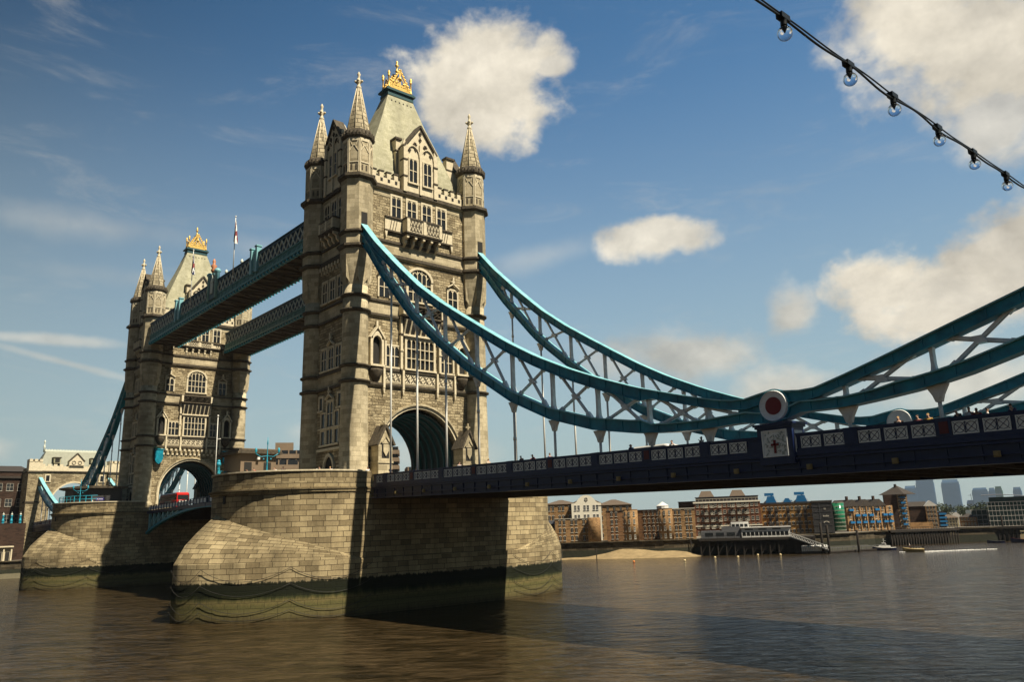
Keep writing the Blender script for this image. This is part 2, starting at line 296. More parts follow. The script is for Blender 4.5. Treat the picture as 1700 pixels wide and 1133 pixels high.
# ------------------------------------------------------------------ the towers
def arch_pts(hw,z0,rise,n=14,point=0.0):
    """half-width hw, springing z0; semi-ellipse, slightly pointed when point>0; from left to right"""
    P=[]
    for k in range(n+1):
        t=PI*k/n; u=-hw*math.cos(t); z=z0+rise*math.sin(t)**(1-.25*point)
        if point: z+=point*rise*.18*max(0,1-abs(u)/hw)
        P.append((u,z))
    return P
def window(T,u,z0,w_,h,lights,parent,arched=True,rows=2,sill=True,fw=.22,proud=.16,hood=False,frm='trim',roundtop=False):
    mb=MB(T); a,b=u-w_/2,u+w_/2; top=z0+h
    if roundtop:
        zs=z0+h-w_*.42; pts=arch_pts(w_/2,zs,w_*.42,14); po=arch_pts(w_/2+fw,zs,w_*.42+fw,14)
        for k in range(len(pts)-1):
            q=[(u+pts[k][0],0,pts[k][1]),(u+pts[k+1][0],0,pts[k+1][1]),(u+po[k+1][0],0,po[k+1][1]),(u+po[k][0],0,po[k][1])]
            mb.ext(q,(0,proud+.1,0))
        mb.box(a-fw,a,0,proud,z0-.1,zs); mb.box(b,b+fw,0,proud,z0-.1,zs)
    else:
        mb.box(a-fw,a,0,proud,z0-.1,top); mb.box(b,b+fw,0,proud,z0-.1,top); mb.box(a-fw,b+fw,0,proud,top,top+fw)
    lw=w_/lights
    for k in range(1,lights):
        zt=top if not roundtop else z0+h-w_*.42+w_*.42*math.sqrt(max(0,1-((k*lw-w_/2)/(w_/2))**2))
        mb.box(a+k*lw-.055,a+k*lw+.055,.02,proud-.03,z0,zt)
    for k in range(1,rows):
        zz=z0+h*(k/rows if not roundtop else k/rows*.8); mb.box(a,b,.02,proud-.045,zz-.05,zz+.05)
    if arched:
        ah=min(lw*.6,.5)
        for k in range(lights):
            c=a+(k+.5)*lw; hw=lw/2-.05
            if roundtop:
                zt=z0+h-w_*.42+w_*.42*math.sqrt(max(0,1-((c-u)/(w_/2))**2))-ah*.3-.25
                for s in(-1,1): mb.bar((c+s*hw,.09,zt-ah*.5),(c,.09,zt+ah*.4),.07,.09,(0,1,0))
                continue
            P=arch_pts(hw,top-ah,ah*.75,6,.9)
            for i in range(len(P)-1):
                mb.ext([(c+P[i][0],.02,P[i][1]),(c+P[i+1][0],.02,P[i+1][1]),(c+P[i+1][0],.02,top),(c+P[i][0],.02,top)],(0,proud-.06,0))
    if sill: mb.box(a-fw-.1,b+fw+.1,0,proud+.12,z0-.32,z0-.1)
    if hood:
        mb.bar((a-fw,.25,top+fw+.1),(u,.25,top+fw+.7),.3,.16,(0,1,0)); mb.bar((u,.25,top+fw+.7),(b+fw,.25,top+fw+.1),.3,.16,(0,1,0))
        mb.box(u-.12,u+.12,.1,.4,top+fw+.6,top+fw+1.6); mb.box(u-.3,u+.3,.1,.35,top+fw+.9,top+fw+1.1)
    o=mb.build('window',M[frm],parent)
    g=MB(T)
    if roundtop: g.ext([(u+x,.012,z) for x,z in pts]+[(b,.012,z0-.05),(a,.012,z0-.05)],(0,.02,0))
    else: g.box(a,b,.012,.035,z0-.05,top)
    g.build('pane',M['glass'],o)
    return o
def frieze(mb,a,b,z0,z1,d,n,mi=0):
    mb.box(a,b,0,d,z0,z1,mi); s=(b-a)/n
    for k in range(n):
        c=a+(k+.5)*s; h=(z1-z0)*.36; zz=(z0+z1)/2
        for q in((-1,-1),(1,-1),(1,1),(-1,1)):
            mb.bar((c,d+.03,zz+q[1]*h*.15),(c+q[0]*s*.4,d+.03,zz+q[1]*h),.07,.08,(0,1,0),1)
        mb.bar((c-s*.4,d+.03,zz),(c,d+.03,zz+h),.06,.06,(0,1,0),1); mb.bar((c+s*.4,d+.03,zz),(c,d+.03,zz-h),.06,.06,(0,1,0),1)
def balcony(T,hw,z0,z1,d,parent,corb=5,side=None,name='balcony'):
    mb=MB(T); mb.box(-hw,hw,0,d,z0,z0+.22,1); mb.box(-hw-.12,hw+.12,0,d+.12,z0+.22,z0+.42,1)
    mb.box(-hw,hw,d-.22,d,z0+.42,z1-.2); mb.box(-hw,-hw+.22,0,d-.22,z0+.42,z1-.2); mb.box(hw-.22,hw,0,d-.22,z0+.42,z1-.2)
    mb.box(-hw-.1,hw+.1,d-.3,d+.1,z1-.2,z1,1); mb.box(-hw-.1,-hw+.3,0,d-.3,z1-.2,z1,1); mb.box(hw-.3,hw+.1,0,d-.3,z1-.2,z1,1)
    for c in(-hw+.2,0,hw-.2): mb.box(c-.2,c+.2,d,d+.12,z0+.42,z1-.2)
    for s in(-1,1):
        c=s*hw/2; zz=(z0+z1)/2+.1
        mb.box(c-hw*.36,c+hw*.36,d,d+.02,z0+.6,z1-.35,1)
        for i in range(4):
            x0=c-hw*.36+hw*.18*i
            mb.bar((x0,d+.05,z0+.62),(x0+hw*.18,d+.05,z1-.38),.06,.08,(0,1,0)); mb.bar((x0+hw*.18,d+.05,z0+.62),(x0,d+.05,z1-.38),.06,.08,(0,1,0))
    for k in range(corb):
        c=-hw+.25+(2*hw-.5)*k/(corb-1)
        mb.ext([(c-.17,0,z0),(c-.17,d-.1,z0),(c-.17,d-.1,z0-.35),(c-.17,d*.55,z0-.5),(c-.17,d*.5,z0-.95),(c-.17,0,z0-1.5)],(.34,0,0))
    if side:
        for s in(-1,1):
            a,b=(hw+.05,side) if s>0 else(-side,-hw-.05)
            mb.box(a,b,0,.35,z0+.3,z0+.5,1); mb.box(a,b,0,.4,z1-.22,z1-.02,1); mb.box(a,b,0,.22,z0+.5,z1-.22)
            m=(a+b)/2
            for q in(-.4,0,.4): mb.bar((m+q-.15,.25,z0+.6),(m+q+.15,.25,z1-.35),.06,.08,(0,1,0),1)
            c=s*(side-.15); mb.lathe(0,0,[],3) if 0 else None
            mb.ext([(c-.2,0,z0+.3),(c+.2,0,z0+.3),(c+.12,0,z0-.2),(c,0,z0-.7),(c-.12,0,z0-.2)],(0,.32,0))
    return mb.build(name,[M['trim'],M['string']],parent)
def gable(T,hw,zb,zs,za,parent,wins,name='gable'):
    mb=MB(T); d=.35
    mb.ext([(-hw,-1.2,zb),(hw,-1.2,zb),(hw,-1.2,zs),(0,-1.2,za),(-hw,-1.2,zs)],(0,1.2+d,0))
    for s in(-1,1):
        mb.bar((s*(hw+.25),d-.5,zs-.25),(0,d-.5,za+.12),1.5,.26,(0,1,0),1)
        mb.box(s*hw-.28,s*hw+.28,-.3,d+.22,zb,zs+.1); mb.box(s*hw-.34,s*hw+.34,-.35,d+.3,zs-2.2,zs-2,1); mb.box(s*hw-.34,s*hw+.34,-.35,d+.3,zs-4.6,zs-4.4,1)
        mb.ext([(s*hw-.3,0,zs+.1),(s*hw+.3,0,zs+.1),(s*hw,0,zs+1.1)],(0,.3,0))
        # flanking chimney shafts
        c=s*(hw-.02); mb.box(c-.36,c+.36,-2.5,-1.3,zb,zs+1.45); mb.box(c-.55,c+.55,-2.7,-1.1,zs+1.45,zs+1.75,1); mb.box(c-.42,c+.42,-2.6,-1.2,zs-.3,zs-.1,1)
    mb.box(-.16,.16,d,d+.22,zb,zs+.6)
    # carved ornament of the gable field
    zt=zs+.4
    for s in(-1,1):
        P=arch_pts(hw*.42,zs-1.2,1.25,8,.8)
        for i in range(len(P)-1): mb.bar((s*hw*.48+P[i][0],d+.08,P[i][1]),(s*hw*.48+P[i+1][0],d+.08,P[i+1][1]),.2,.14,(0,1,0))
    for(u,z)in((0,za-1.1),(0,za-2.0),(-hw*.38,zs+.5),(hw*.38,zs+.5),(-.75,za-2.9),(.75,za-2.9),(-hw*.7,zs-.5),(hw*.7,zs-.5),(0,zs-.3),(-hw*.3,zs-.15),(hw*.3,zs-.15)):
        mb.bar((u-.22,d+.07,z),(u+.22,d+.07,z),.16,.16,(0,1,0),1); mb.bar((u,d+.07,z-.3),(u,d+.07,z+.3),.16,.16,(0,1,0),1)
    o=mb.build(name,[M['trim'],M['string']],parent)
    T2=lambda u,dd,z:T(u,dd+d,z)
    return o,T2
def make_tower():
    t=thing('bridge_tower','nearer gothic stone bridge tower with gilded crest, blue chains hanging from its right side','bridge tower',(0,0,15.0),'stone bridge towers')
    XW,YW=5.5,9.5
    S=frame((XW,0,0),(0,1,0),(1,0,0)); Nn=frame((-XW,0,0),(0,1,0),(-1,0,0))
    Wt=frame((0,-YW,0),(1,0,0),(0,-1,0)); Et=frame((0,YW,0),(1,0,0),(0,1,0))
    # masonry shell with the two carriage arches really open
    AP=arch_pts(6.05,17.9,6.5,22)
    mb=MB()
    for sx in(1,-1):
        x0=sx*XW; dx=-sx*1.0
        for s in(-1,1): mb.ext([(x0,s*6.05,15),(x0,s*8.6,15),(x0,s*8.6,53.2),(x0,s*6.05,53.2)],(dx,0,0))
        for i in range(len(AP)-1):
            mb.ext([(x0,AP[i][0],AP[i][1]),(x0,AP[i+1][0],AP[i+1][1]),(x0,AP[i+1][0],53.2),(x0,AP[i][0],53.2)],(dx,0,0))
    for s in(-1,1): mb.box(-4.5,4.5,s*YW,s*8.6,15,53.2)
    mb.box(-4.6,4.6,-8.7,8.7,26,26.4)
    mb.build('wall',M['rubble'],t)
    # tunnel lining with ribs
    mb=MB(); AI=arch_pts(5.75,17.9,6.1,22)
    for i in range(len(AI)-1):
        mb.poly([(-4.9,AI[i][0],AI[i][1]),(-4.9,AI[i+1][0],AI[i+1][1]),(4.9,AI[i+1][0],AI[i+1][1]),(4.9,AI[i][0],AI[i][1])])
        for k in range(7):
            x=-4.2+k*1.4
            mb.ext([(x,AI[i][0],AI[i][1]),(x,AI[i+1][0],AI[i+1][1]),(x,AI[i+1][0]*.955,AI[i+1][1]-.25),(x,AI[i][0]*.955,AI[i][1]-.25)],(.22,0,0),1)
    for s in(-1,1):
        mb.poly([(-4.9,s*5.75,15),(4.9,s*5.75,15),(4.9,s*5.75,17.9),(-4.9,s*5.75,17.9)])
        for k in range(7): mb.box(-4.2+k*1.4,-3.98+k*1.4,s*5.75,s*5.5,15,17.9,1)
    mb.build('arch_lining',[M['tunnel'],M['tdark']],t)
    for T in(S,Nn):
        mb=MB(T)
        for(hw,rr,z0,d0,d1)in((6.05,.35,17.9,-.6,.12),(6.4,.22,17.9,-.1,.34)):
            P=arch_pts(hw,z0,6.5*hw/6.05,22); Q=arch_pts(hw+rr,z0,6.5*(hw)/6.05+rr,22)
            P=[(-hw,15.0)]+P+[(hw,15.0)]; Q=[(-hw-rr,15.0)]+Q+[(hw+rr,15.0)]
            for i in range(len(P)-1):
                mb.ext([(P[i][0],d0,P[i][1]),(P[i+1][0],d0,P[i+1][1]),(Q[i+1][0],d0,Q[i+1][1]),(Q[i][0],d0,Q[i][1])],(0,d1-d0,0),0 if d1<.2 else 1)
        mb.build('arch_moulding',[M['trim'],M['ashlar']],t)
    # smooth ashlar bands between the string courses
    mb=MB()
    for z0,z1,d in((27.2,28.9,.05),(36.0,37.6,.05),(44.15,45.75,.05),(52.0,52.9,.05)):
        mb.box(-XW-d,XW+d,-8.55,8.55,z0,z1) if 0 else None
        for s in(-1,1):
            mb.box(s*(XW-.3),s*(XW+d),-8.5,8.5,z0,z1); mb.box(-4.4,4.4,s*(YW-.3),s*(YW+d),z0,z1)
    mb.build('stone_band',M['ashlar'],t)
    # turrets
    TC=[(sx*5.18,sy*9.15) for sx in(1,-1) for sy in(-1,1)]
    for cx,cy in TC:
        mb=MB()
        mb.lathe(cx,cy,[(2.1,15),(2.1,15.9),(1.95,16.1),(1.72,16.5),(1.66,22),(1.6,27.1),(1.62,30),(1.55,35.9),(1.5,39.0)],32,0,True,False,True)
        rs=[]
        for f,z in((0,39.0),(.35,40.2),(.8,41.6),(1,42.9),(1,53.0)):
            ring=[]
            for k in range(32):
                a=2*PI*k/32; ro=1.86/math.cos(((a+PI/8)%(PI/4))-PI/8); r=1.5+(ro-1.5)*f; ring.append((cx+r*math.cos(a),cy+r*math.sin(a),z))
            rs.append(ring)
        mb.loft(rs,0,(0,1),False,1.86)
        mb.lathe(cx,cy,[(1.72,53.3),(1.72,58.6)],32,0,False,True,True)
        tur=mb.build('turret',M['ashlar'],t)
        # broach points between round shaft and octagon
        mb=MB()
        for k in range(8):
            a=PI/8+k*PI/4; c,s=math.cos(a),math.sin(a)
            p=lambda r,da,z:(cx+r*math.cos(a+da),cy+r*math.sin(a+da),z)
            mb.poly([p(1.5,-.16,39.2),p(1.5,.16,39.2),p(1.98,.0,42.3)]); mb.poly([p(1.55,-.2,39.2),p(1.9,0,39.9),p(1.99,0,42.6)]); mb.poly([p(1.55,.2,39.2),p(1.9,0,39.9),p(1.99,0,42.6)])
        mb.build('broach',M['ashlar'],tur)
        mb=MB()
        for k in range(8):           # blind tracery of the top stage
            a=k*PI/4; F=frame((cx+1.72*math.cos(a),cy+1.72*math.sin(a),0),(-math.sin(a),math.cos(a),0),(math.cos(a),math.sin(a),0))
            mb.T=F
            for u in(-.66,.58): mb.box(u,u+.1,0,.09,53.7,58.3)
            mb.box(-.66,.66,0,.08,58.0,58.4); mb.box(-.66,.66,0,.08,55.0,55.15)
            for sgn in(-1,1):
                mb.bar((sgn*.55,.04,56.6),(0,.04,57.5),.08,.1,(0,1,0)); mb.bar((sgn*.27,.04,57.4),(sgn*.5,.04,58.0),.08,.08,(0,1,0))
                mb.box(sgn*.3-.12,sgn*.3+.12,.01,.03,54.0,54.75,1)
            mb.box(-.42,.42,.005,.02,55.3,56.5,2)
        mb.T=None
        mb.build('tracery',[M['trim'],M['string'],M['ashlar']],tur)
        mb=MB()
        mb.lathe(cx,cy,[(1.75,58.5),(1.98,58.7),(2.05,59.0),(1.9,59.35),(1.78,59.7)],16,0,False,True)
        for k in range(24):
            a=2*PI*k/24; mb.bar((cx+1.95*math.cos(a),cy+1.95*math.sin(a),58.75),(cx+2.0*math.cos(a),cy+2.0*math.sin(a),59.3),.22,.3,(-math.sin(a),math.cos(a),0))
        mb.build('corbel_ring',M['string'],tur)
        mb=MB(); mb.lathe(cx,cy,[(1.62,59.6),(.27,66.3)],8,0,False,False,True)
        sp=mb.build('spire',M['spire'],tur); 
        mb=MB()
        for k in range(8):
            a=2*PI*k/8
            pts=[(cx+r*math.cos(a),cy+r*math.sin(a),z) for r,z in((1.64,59.6),(.28,66.3))]
            mb.tube(pts,.06,4)
            if 0: pass
        mb.lathe(cx,cy,[(.3,66.2),(.36,66.5),(.22,66.7),(.2,67.1),(.34,67.35),(.2,67.6),(.15,68.1),(.24,68.35),(.1,68.65),(.02,68.8)],10)
        for k in range(4):
            a=k*PI/2+PI/4
            mb.ball((cx+.42*math.cos(a),cy+.42*math.sin(a),67.35),.18,8); mb.tube([(cx+.1*math.cos(a),cy+.1*math.sin(a),66.9),(cx+.45*math.cos(a),cy+.45*math.sin(a),67.3)],.09,5)
        mb.build('finial',M['trim'],tur)
    # string courses running round walls and turrets
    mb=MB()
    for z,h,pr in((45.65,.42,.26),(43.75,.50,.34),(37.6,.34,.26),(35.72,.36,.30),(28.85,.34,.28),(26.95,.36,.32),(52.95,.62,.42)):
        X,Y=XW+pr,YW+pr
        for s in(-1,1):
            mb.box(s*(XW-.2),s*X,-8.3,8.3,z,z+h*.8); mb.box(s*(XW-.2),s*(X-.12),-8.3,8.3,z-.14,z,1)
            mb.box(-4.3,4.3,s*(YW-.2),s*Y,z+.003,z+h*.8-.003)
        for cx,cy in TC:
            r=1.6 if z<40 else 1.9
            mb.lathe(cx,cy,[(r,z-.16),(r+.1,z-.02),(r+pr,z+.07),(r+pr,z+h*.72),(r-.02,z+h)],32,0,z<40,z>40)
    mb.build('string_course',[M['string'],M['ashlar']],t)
    # battlements
    for T,L,gh in((S,7.4,2.95),(Nn,7.4,2.95),(Wt,3.3,2.3),(Et,3.3,2.3)):
        for s in(-1,1):
            mb=MB(T); a,b=(gh,L) if s>0 else(-L,-gh)
            if b-a<.5: continue
            mb.box(a,b,-.6,-.1,53.5,54.75); n=max(1,round((b-a)/1.15)); st=(b-a)/n
            for k in range(n):
                c=a+(k+.5)*st; mb.box(c-.3,c+.3,-.6,-.1,54.75,55.45); mb.box(c-.38,c+.38,-.68,-.02,55.45,55.62,1)
                mb.box(c-.17,c+.17,-.1,-.06,54.1,54.55,2); mb.box(c+.3,c+st-.3,-.66,-.04,54.75,54.88,1) if k<n-1 else None
            mb.build('battlement',[M['trim'],M['string'],M['dark']],t)
    # steep pavilion roof
    mb=MB(); rs=[]
    for x,y,z in((4.75,8.1,53.6),(3.5,6.1,59.5),(1.9,3.55,65.8),(.95,2.05,70.1)):
        rs.append([(x,-y,z),(x,y,z),(-x,y,z),(-x,-y,z)])
    mb.loft(rs); rf=mb.build('roof',M['lead'],t)
    mb=MB()
    for s in(-1,1):
        for k in range(6):
            y=-1.62+k*.65; x=1.13
            mb.ext([(s*x+.0,y+.11*math.cos(q*PI/4),69.1+.13*math.sin(q*PI/4)) for q in range(8)],(s*.08,0,0))
    mb.build('roof_vent',M['dark'],rf)
    mb=MB(); mb.box(-1.05,1.05,-2.15,2.15,70.0,70.4); mb.box(-.98,.98,-2.05,2.05,70.4,70.75); mb.box(-1.25,1.25,-2.4,2.4,70.75,71.0); mb.box(-1.12,1.12,-2.25,2.25,71.0,71.2)
    mb.build('roof_cornice',M['tdark'],rf)
    mb=MB()
    for sx in(-.8,.8):
        mb.box(sx-.06,sx+.06,-1.9,1.9,71.2,71.5)
        for s in(-1,1):
            mb.bar((sx,s*1.75,71.6),(sx,0,74.7),.14,.24,(1,0,0))
            for k in range(7): 
                f=(k+.5)/7; mb.ball((sx,s*1.8*(1-f),71.85+3.0*f),.15,6)
            mb.bar((sx,s*1.5,71.5),(sx,s*.2,73.4),.1,.12,(1,0,0)); mb.bar((sx,s*.1,71.5),(sx,s*1.1,72.8),.1,.12,(1,0,0)); mb.bar((sx,s*.9,71.5),(sx,s*1.6,72.1),.1,.1,(1,0,0))
        mb.box(sx-.03,sx+.03,-.14,.14,71.5,74.6); mb.box(sx-.025,sx+.025,-1.65,1.65,71.45,72.0); mb.ball((sx,0,73.2),.3,8); mb.box(sx-.025,sx+.025,-.95,.95,71.9,72.3)
        for q in range(5): mb.ball((sx,-1.2+q*.6,72.45+(.5 if q==2 else 0)),.17,6)
    for sy in(-1.8,1.8):
        mb.box(-.8,.8,sy-.05,sy+.05,71.2,71.5)
        for s in(-1,1): mb.bar((s*.75,sy,71.5),(0,sy,72.9),.12,.16,(0,1,0))
    for x in(-.8,.8):
        for y in(-1.85,1.85):
            mb.lathe(x,y,[(.2,71.2),(.2,71.5),(.11,71.8),(.11,73.0),(.23,73.15),(.12,73.3),(.23,73.6),(.05,74.0)],8)
    mb.bar((-.8,0,74.4),(.8,0,74.4),.12,.16,(0,1,0))
    mb.lathe(0,0,[(.12,73.5),(.12,74.6),(.3,74.8),(.14,75.0),(.13,75.5),(.32,75.75),(.1,76.0),(.2,76.25),(.03,76.6)],8)
    mb.build('gilded_crest',M['gold'],rf)
    # gables
    for T in(S,Nn):
        g,T2=gable(T,2.45,53.3,60.0,63.4,t,None)
        for s in(-1,1): window(T2,s*1.15,54.9,1.2,3.3,2,g,True,2,True,.16,.14)
    for T in(Wt,Et):
        g,T2=gable(T,2.0,53.3,60.6,63.6,t,None)
        window(T2,0,55.6,1.9,3.2,3,g,True,2,True,.16,.14)
    # landward and river fronts
    for T,front in((S,1),(Nn,0)):
        for u in(-3.6,-1.2,1.2,3.6): window(T,u,49.5,1.35,2.75,2,t,True,2,False,.24)
        if front: balcony(T,2.75,46.9,49.3,1.35,t,5,5.35)
        else: balcony(T,2.75,47.6,49.2,.5,t,5,5.35)
        window(T,0,38.5,3.5,4.3,5,t,True,3,True,.34,.2,roundtop=True)
        for s in(-1,1):
            window(T,s*5.35,38.35,1.45,2.55,2,t,True,2,False,.22,.16,hood=True)
            window(T,s*4.15,29.5,2.0,2.55,3,t,True,2,True,.2,.18)
            mb=MB(T); mb.box(s*2.95-.16,s*2.95+.16,0,.5,29.2,36.9); mb.box(s*2.95-.24,s*2.95+.24,0,.6,33.6,33.8,1); mb.box(s*2.95-.24,s*2.95+.24,0,.6,31.5,31.65)
            mb.box(s*5.2-.12,s*5.2+.12,0,.35,29.4,32.6); mb.build('pilaster',[M['trim'],M['string']],t)
        window(T,0,29.5,4.1,3.75,6,t,True,3,True,.3,.3)
        # corbelled oriel head under the round window
        mb=MB(T)
        mb.box(-2.8,2.8,0,.55,33.55,33.8,0)
        mb.ext([(-2.8,0,33.8),(-2.8,.2,33.8),(-2.8,.9,35.6),(-2.8,.9,36.0),(-2.8,0,36.0)],(5.6,0,0),2)
        for k in range(7): mb.ext([(-2.6+k*.82,0,33.8),(-2.6+k*.82,.35,33.8),(-2.6+k*.82,1.05,35.6),(-2.6+k*.82,0,35.6)],(.2,0,0))
        mb.box(-3.15,3.15,0,1.1,36.0,36.22,1); mb.T=(lambda T:lambda u,d,z:T(u,d+1.0,z))(T)
        frieze(mb,-2.9,2.9,36.22,37.35,.0,4); mb.T=T; mb.box(-2.9,2.9,0,1.0,36.22,37.35); mb.box(-3.1,3.1,0,1.15,37.35,37.6,1)
        for s in(-1,1): mb.box(s*2.95-.2,s*2.95+.2,0,1.2,36.2,37.5)
        mb.build('oriel',[M['trim'],M['string'],M['dark']],t)
        mb=MB(T)
        for a,b,n in((-2.35,2.35,5),(-5.1,-2.9,3),(2.9,5.1,3)): frieze(mb,a,b,27.45,28.75,.1,n)
        for u in(-5.4,-2.6,2.6,5.4): mb.box(u-.14,u+.14,0,.4,26.6,29.1); mb.ext([(u-.14,0,26.6),(u+.14,0,26.6),(u,0,25.8)],(0,.36,0))
        mb.build('carved_frieze',[M['trim'],M['string']],t)
        for s in(-1,1):                                     # canopied statue niches on their bowls
            mb=MB(T); u=s*6.55
            mb.box(u-.95,u-.62,0,.6,29.4,32.6); mb.box(u+.62,u+.95,0,.6,29.4,32.6)
            P=arch_pts(.62,32.2,.75,8,.6)
            for i in range(len(P)-1): mb.ext([(u+P[i][0],.1,P[i][1]),(u+P[i+1][0],.1,P[i+1][1]),(u+P[i+1][0],.1,33.6-abs(P[i+1][0])*.5),(u+P[i][0],.1,33.6-abs(P[i][0])*.5)],(0,.5,0))
            mb.bar((u-1.05,.45,32.7),(u,.45,34.2),.6,.2,(0,1,0)); mb.bar((u,.45,34.2),(u+1.05,.45,32.7),.6,.2,(0,1,0))
            mb.box(u-.13,u+.13,.3,.55,34.1,34.9); mb.box(u-1,u+1,0,.75,29.15,29.4)
            mb.T=None; p=T(u,0,0)
            mb.lathe(p[0],p[1],[(.25,27.3),(.6,27.75),(.85,28.2),(.95,28.6),(1.0,28.85)],16,1); mb.T=T
            mb.box(u-.62,u+.62,.02,.06,29.4,33.0,2)
            mb.build('niche',[M['trim'],M['string'],M['dark']],t)
        mb=MB(T)
        if front:
            for s in(-1,1):                                 # gabled stone kiosks at the foot of the arch
                a,b=s*6.2-.95,s*6.2+.95; c=s*6.2
                mb=MB(T)
                mb.box(a,b,0,2.0,15,19.6); mb.ext([(a-.12,0,19.6),(b+.12,0,19.6),(c,0,21.5)],(0,2.05,0)); mb.box(a-.1,b+.1,0,2.1,17.3,17.55)
                mb.bar((a-.25,1.1,19.4),(c,1.1,21.8),2.3,.24,(0,1,0),1); mb.bar((c,1.1,21.8),(b+.25,1.1,19.4),2.3,.24,(0,1,0),1)
                mb.box(c-.1,c+.1,1.7,1.95,21.6,22.7); mb.box(c-.35,c+.35,1.72,1.92,22.1,22.3); mb.ball((c,0,0),.01) if 0 else None
                mb.box(c-.5,c+.5,2.0,2.03,17.9,19.8,2); mb.bar((c-.6,2.1,19.7),(c,2.1,20.5),.14,.14,(0,1,0)); mb.bar((c,2.1,20.5),(c+.6,2.1,19.7),.14,.14,(0,1,0))
                mb.ext([(c-.36,2.02,19.5),(c+.36,2.02,19.5),(c+.36,2.02,18.7),(c,2.02,18.1),(c-.36,2.02,18.7)],(0,.14,0))
                mb.build('arch_shrine',[M['ashlar'],M['string'],M['dark']],t)
            mb=MB(T)
            for s in(-1,1):
                P=arch_pts(.6,17.6,.75,8)
                mb.ext([(s*7.65-.6,.03,15.05)]+[(s*7.65+x,.03,z) for x,z in P]+[(s*7.65+.6,.03,15.05)],(0,.03,0),2)
                mb.box(s*7.65-.8,s*7.65+.7,.0,.3,19.0,19.25,1)
                for k in range(5): mb.box(s*7.65-.75+k*.3,s*7.65-.6+k*.3,0,.22,19.25,19.5)
            mb.build('side_doorway',[M['trim'],M['string'],M['dark']],t)
        else:
            for k in range(15):
                u=-6.1+k*12.2/14
                mb.box(u-.2,u+.2,0,.62,26.25,26.62); mb.box(u-.14,u+.14,0,.35,25.9,26.25)
                if k<14: mb.box(u+.25,u+.62,0,.22,25.45,25.8)
            mb.build('corbel_table',M['trim'],t)
            for s in(-1,1):
                mb=MB(T); u=s*6.75
                mb.lathe_=None
                mb.ext([(u-.75,.3,26.3),(u+.75,.3,26.3),(u+.8,.3,24.6),(u+.5,.3,23.9),(u,.3,23.5),(u-.5,.3,23.9),(u-.8,.3,24.6)],(0,.7,0))
                mb.box(u-.25,u+.25,0,.3,24.2,26.0); mb.box(u-.9,u+.9,.2,1.1,26.3,26.5)
                mb.build('shield',M['teal'],t)
    # side fronts
    for T in(Wt,Et):
        for u in(-1.95,0,1.95): window(T,u,49.3,1.3,2.8,2,t,True,2,False,.2)
        balcony(T,1.9,47.2,49.2,1.2,t,4,3.0)
        for u in(-2.05,0,2.05): window(T,u,38.6,1.2,2.7,2,t,True,2,True,.22)
        for u in(-1.9,0,1.9): window(T,u,29.6,1.3,2.7,2,t,True,2,True,.2,hood=(u==0))
        mb=MB(T)
        for k in range(8): mb.box(-3.0+k*.8,-2.65+k*.8,0,.5,42.9,43.4); mb.box(-2.95+k*.8,-2.7+k*.8,0,.3,42.4,42.9)
        mb.box(-3.2,3.2,0,.55,43.4,43.6,1); mb.build('corbel_table',[M['trim'],M['string']],t)
        window(T,0,22.4,1.5,3.0,2,t,True,2,False,.22,hood=True)
        window(T,0,20.2,1.5,1.7,2,t,False,1,True,.22)
        for s in(-1,1):
            window(T,s*1.75,20.2,.9,1.6,1,t,False,1,True,.2); window(T,s*1.75,22.3,.9,1.7,1,t,False,1,False,.2); window(T,s*2.4,24.6,.75,1.5,1,t,False,1,True,.26)
        mb=MB(T); mb.box(-2.9,2.9,0,.35,19.3,19.6); mb.box(-2.9,2.9,0,.25,22.0,22.2)
        P=arch_pts(1.1,17.0,1.4,10,.8); Q=arch_pts(1.4,17.0,1.75,10,.8)
        for i in range(len(P)-1): mb.ext([(P[i][0],0,P[i][1]),(P[i+1][0],0,P[i+1][1]),(Q[i+1][0],0,Q[i+1][1]),(Q[i][0],0,Q[i][1])],(0,.25,0))
        for s in(-1,1): mb.box(s*1.25-.15,s*1.25+.15,0,.25,15,17); mb.box(s*2.5-.35,s*2.5+.35,0,.04,15.2,17.2,1); mb.box(s*2.5-.5,s*2.5+.5,0,.2,17.2,17.4)
        mb.ext([(-1.1,.02,15.05)]+[(x,.02,z) for x,z in P]+[(1.1,.02,15.05)],(0,.03,0),1)
        mb.build('side_doorway',[M['trim'],M['dark']],t)
    # slots through which the chains enter the turrets
    mb=MB()
    for s in(-1,1): mb.box(7.0,7.075,s*9.15-.42,s*9.15+.42,46.2,48.3); 
    o=mb.build('chain_slot',M['dark'],t)
    return t
tower=make_tower()
tower_far=clone(tower,'farther gothic stone bridge tower seen beneath the high walkways, blue shields by its arch',(-82.3,0,15.0),PI)
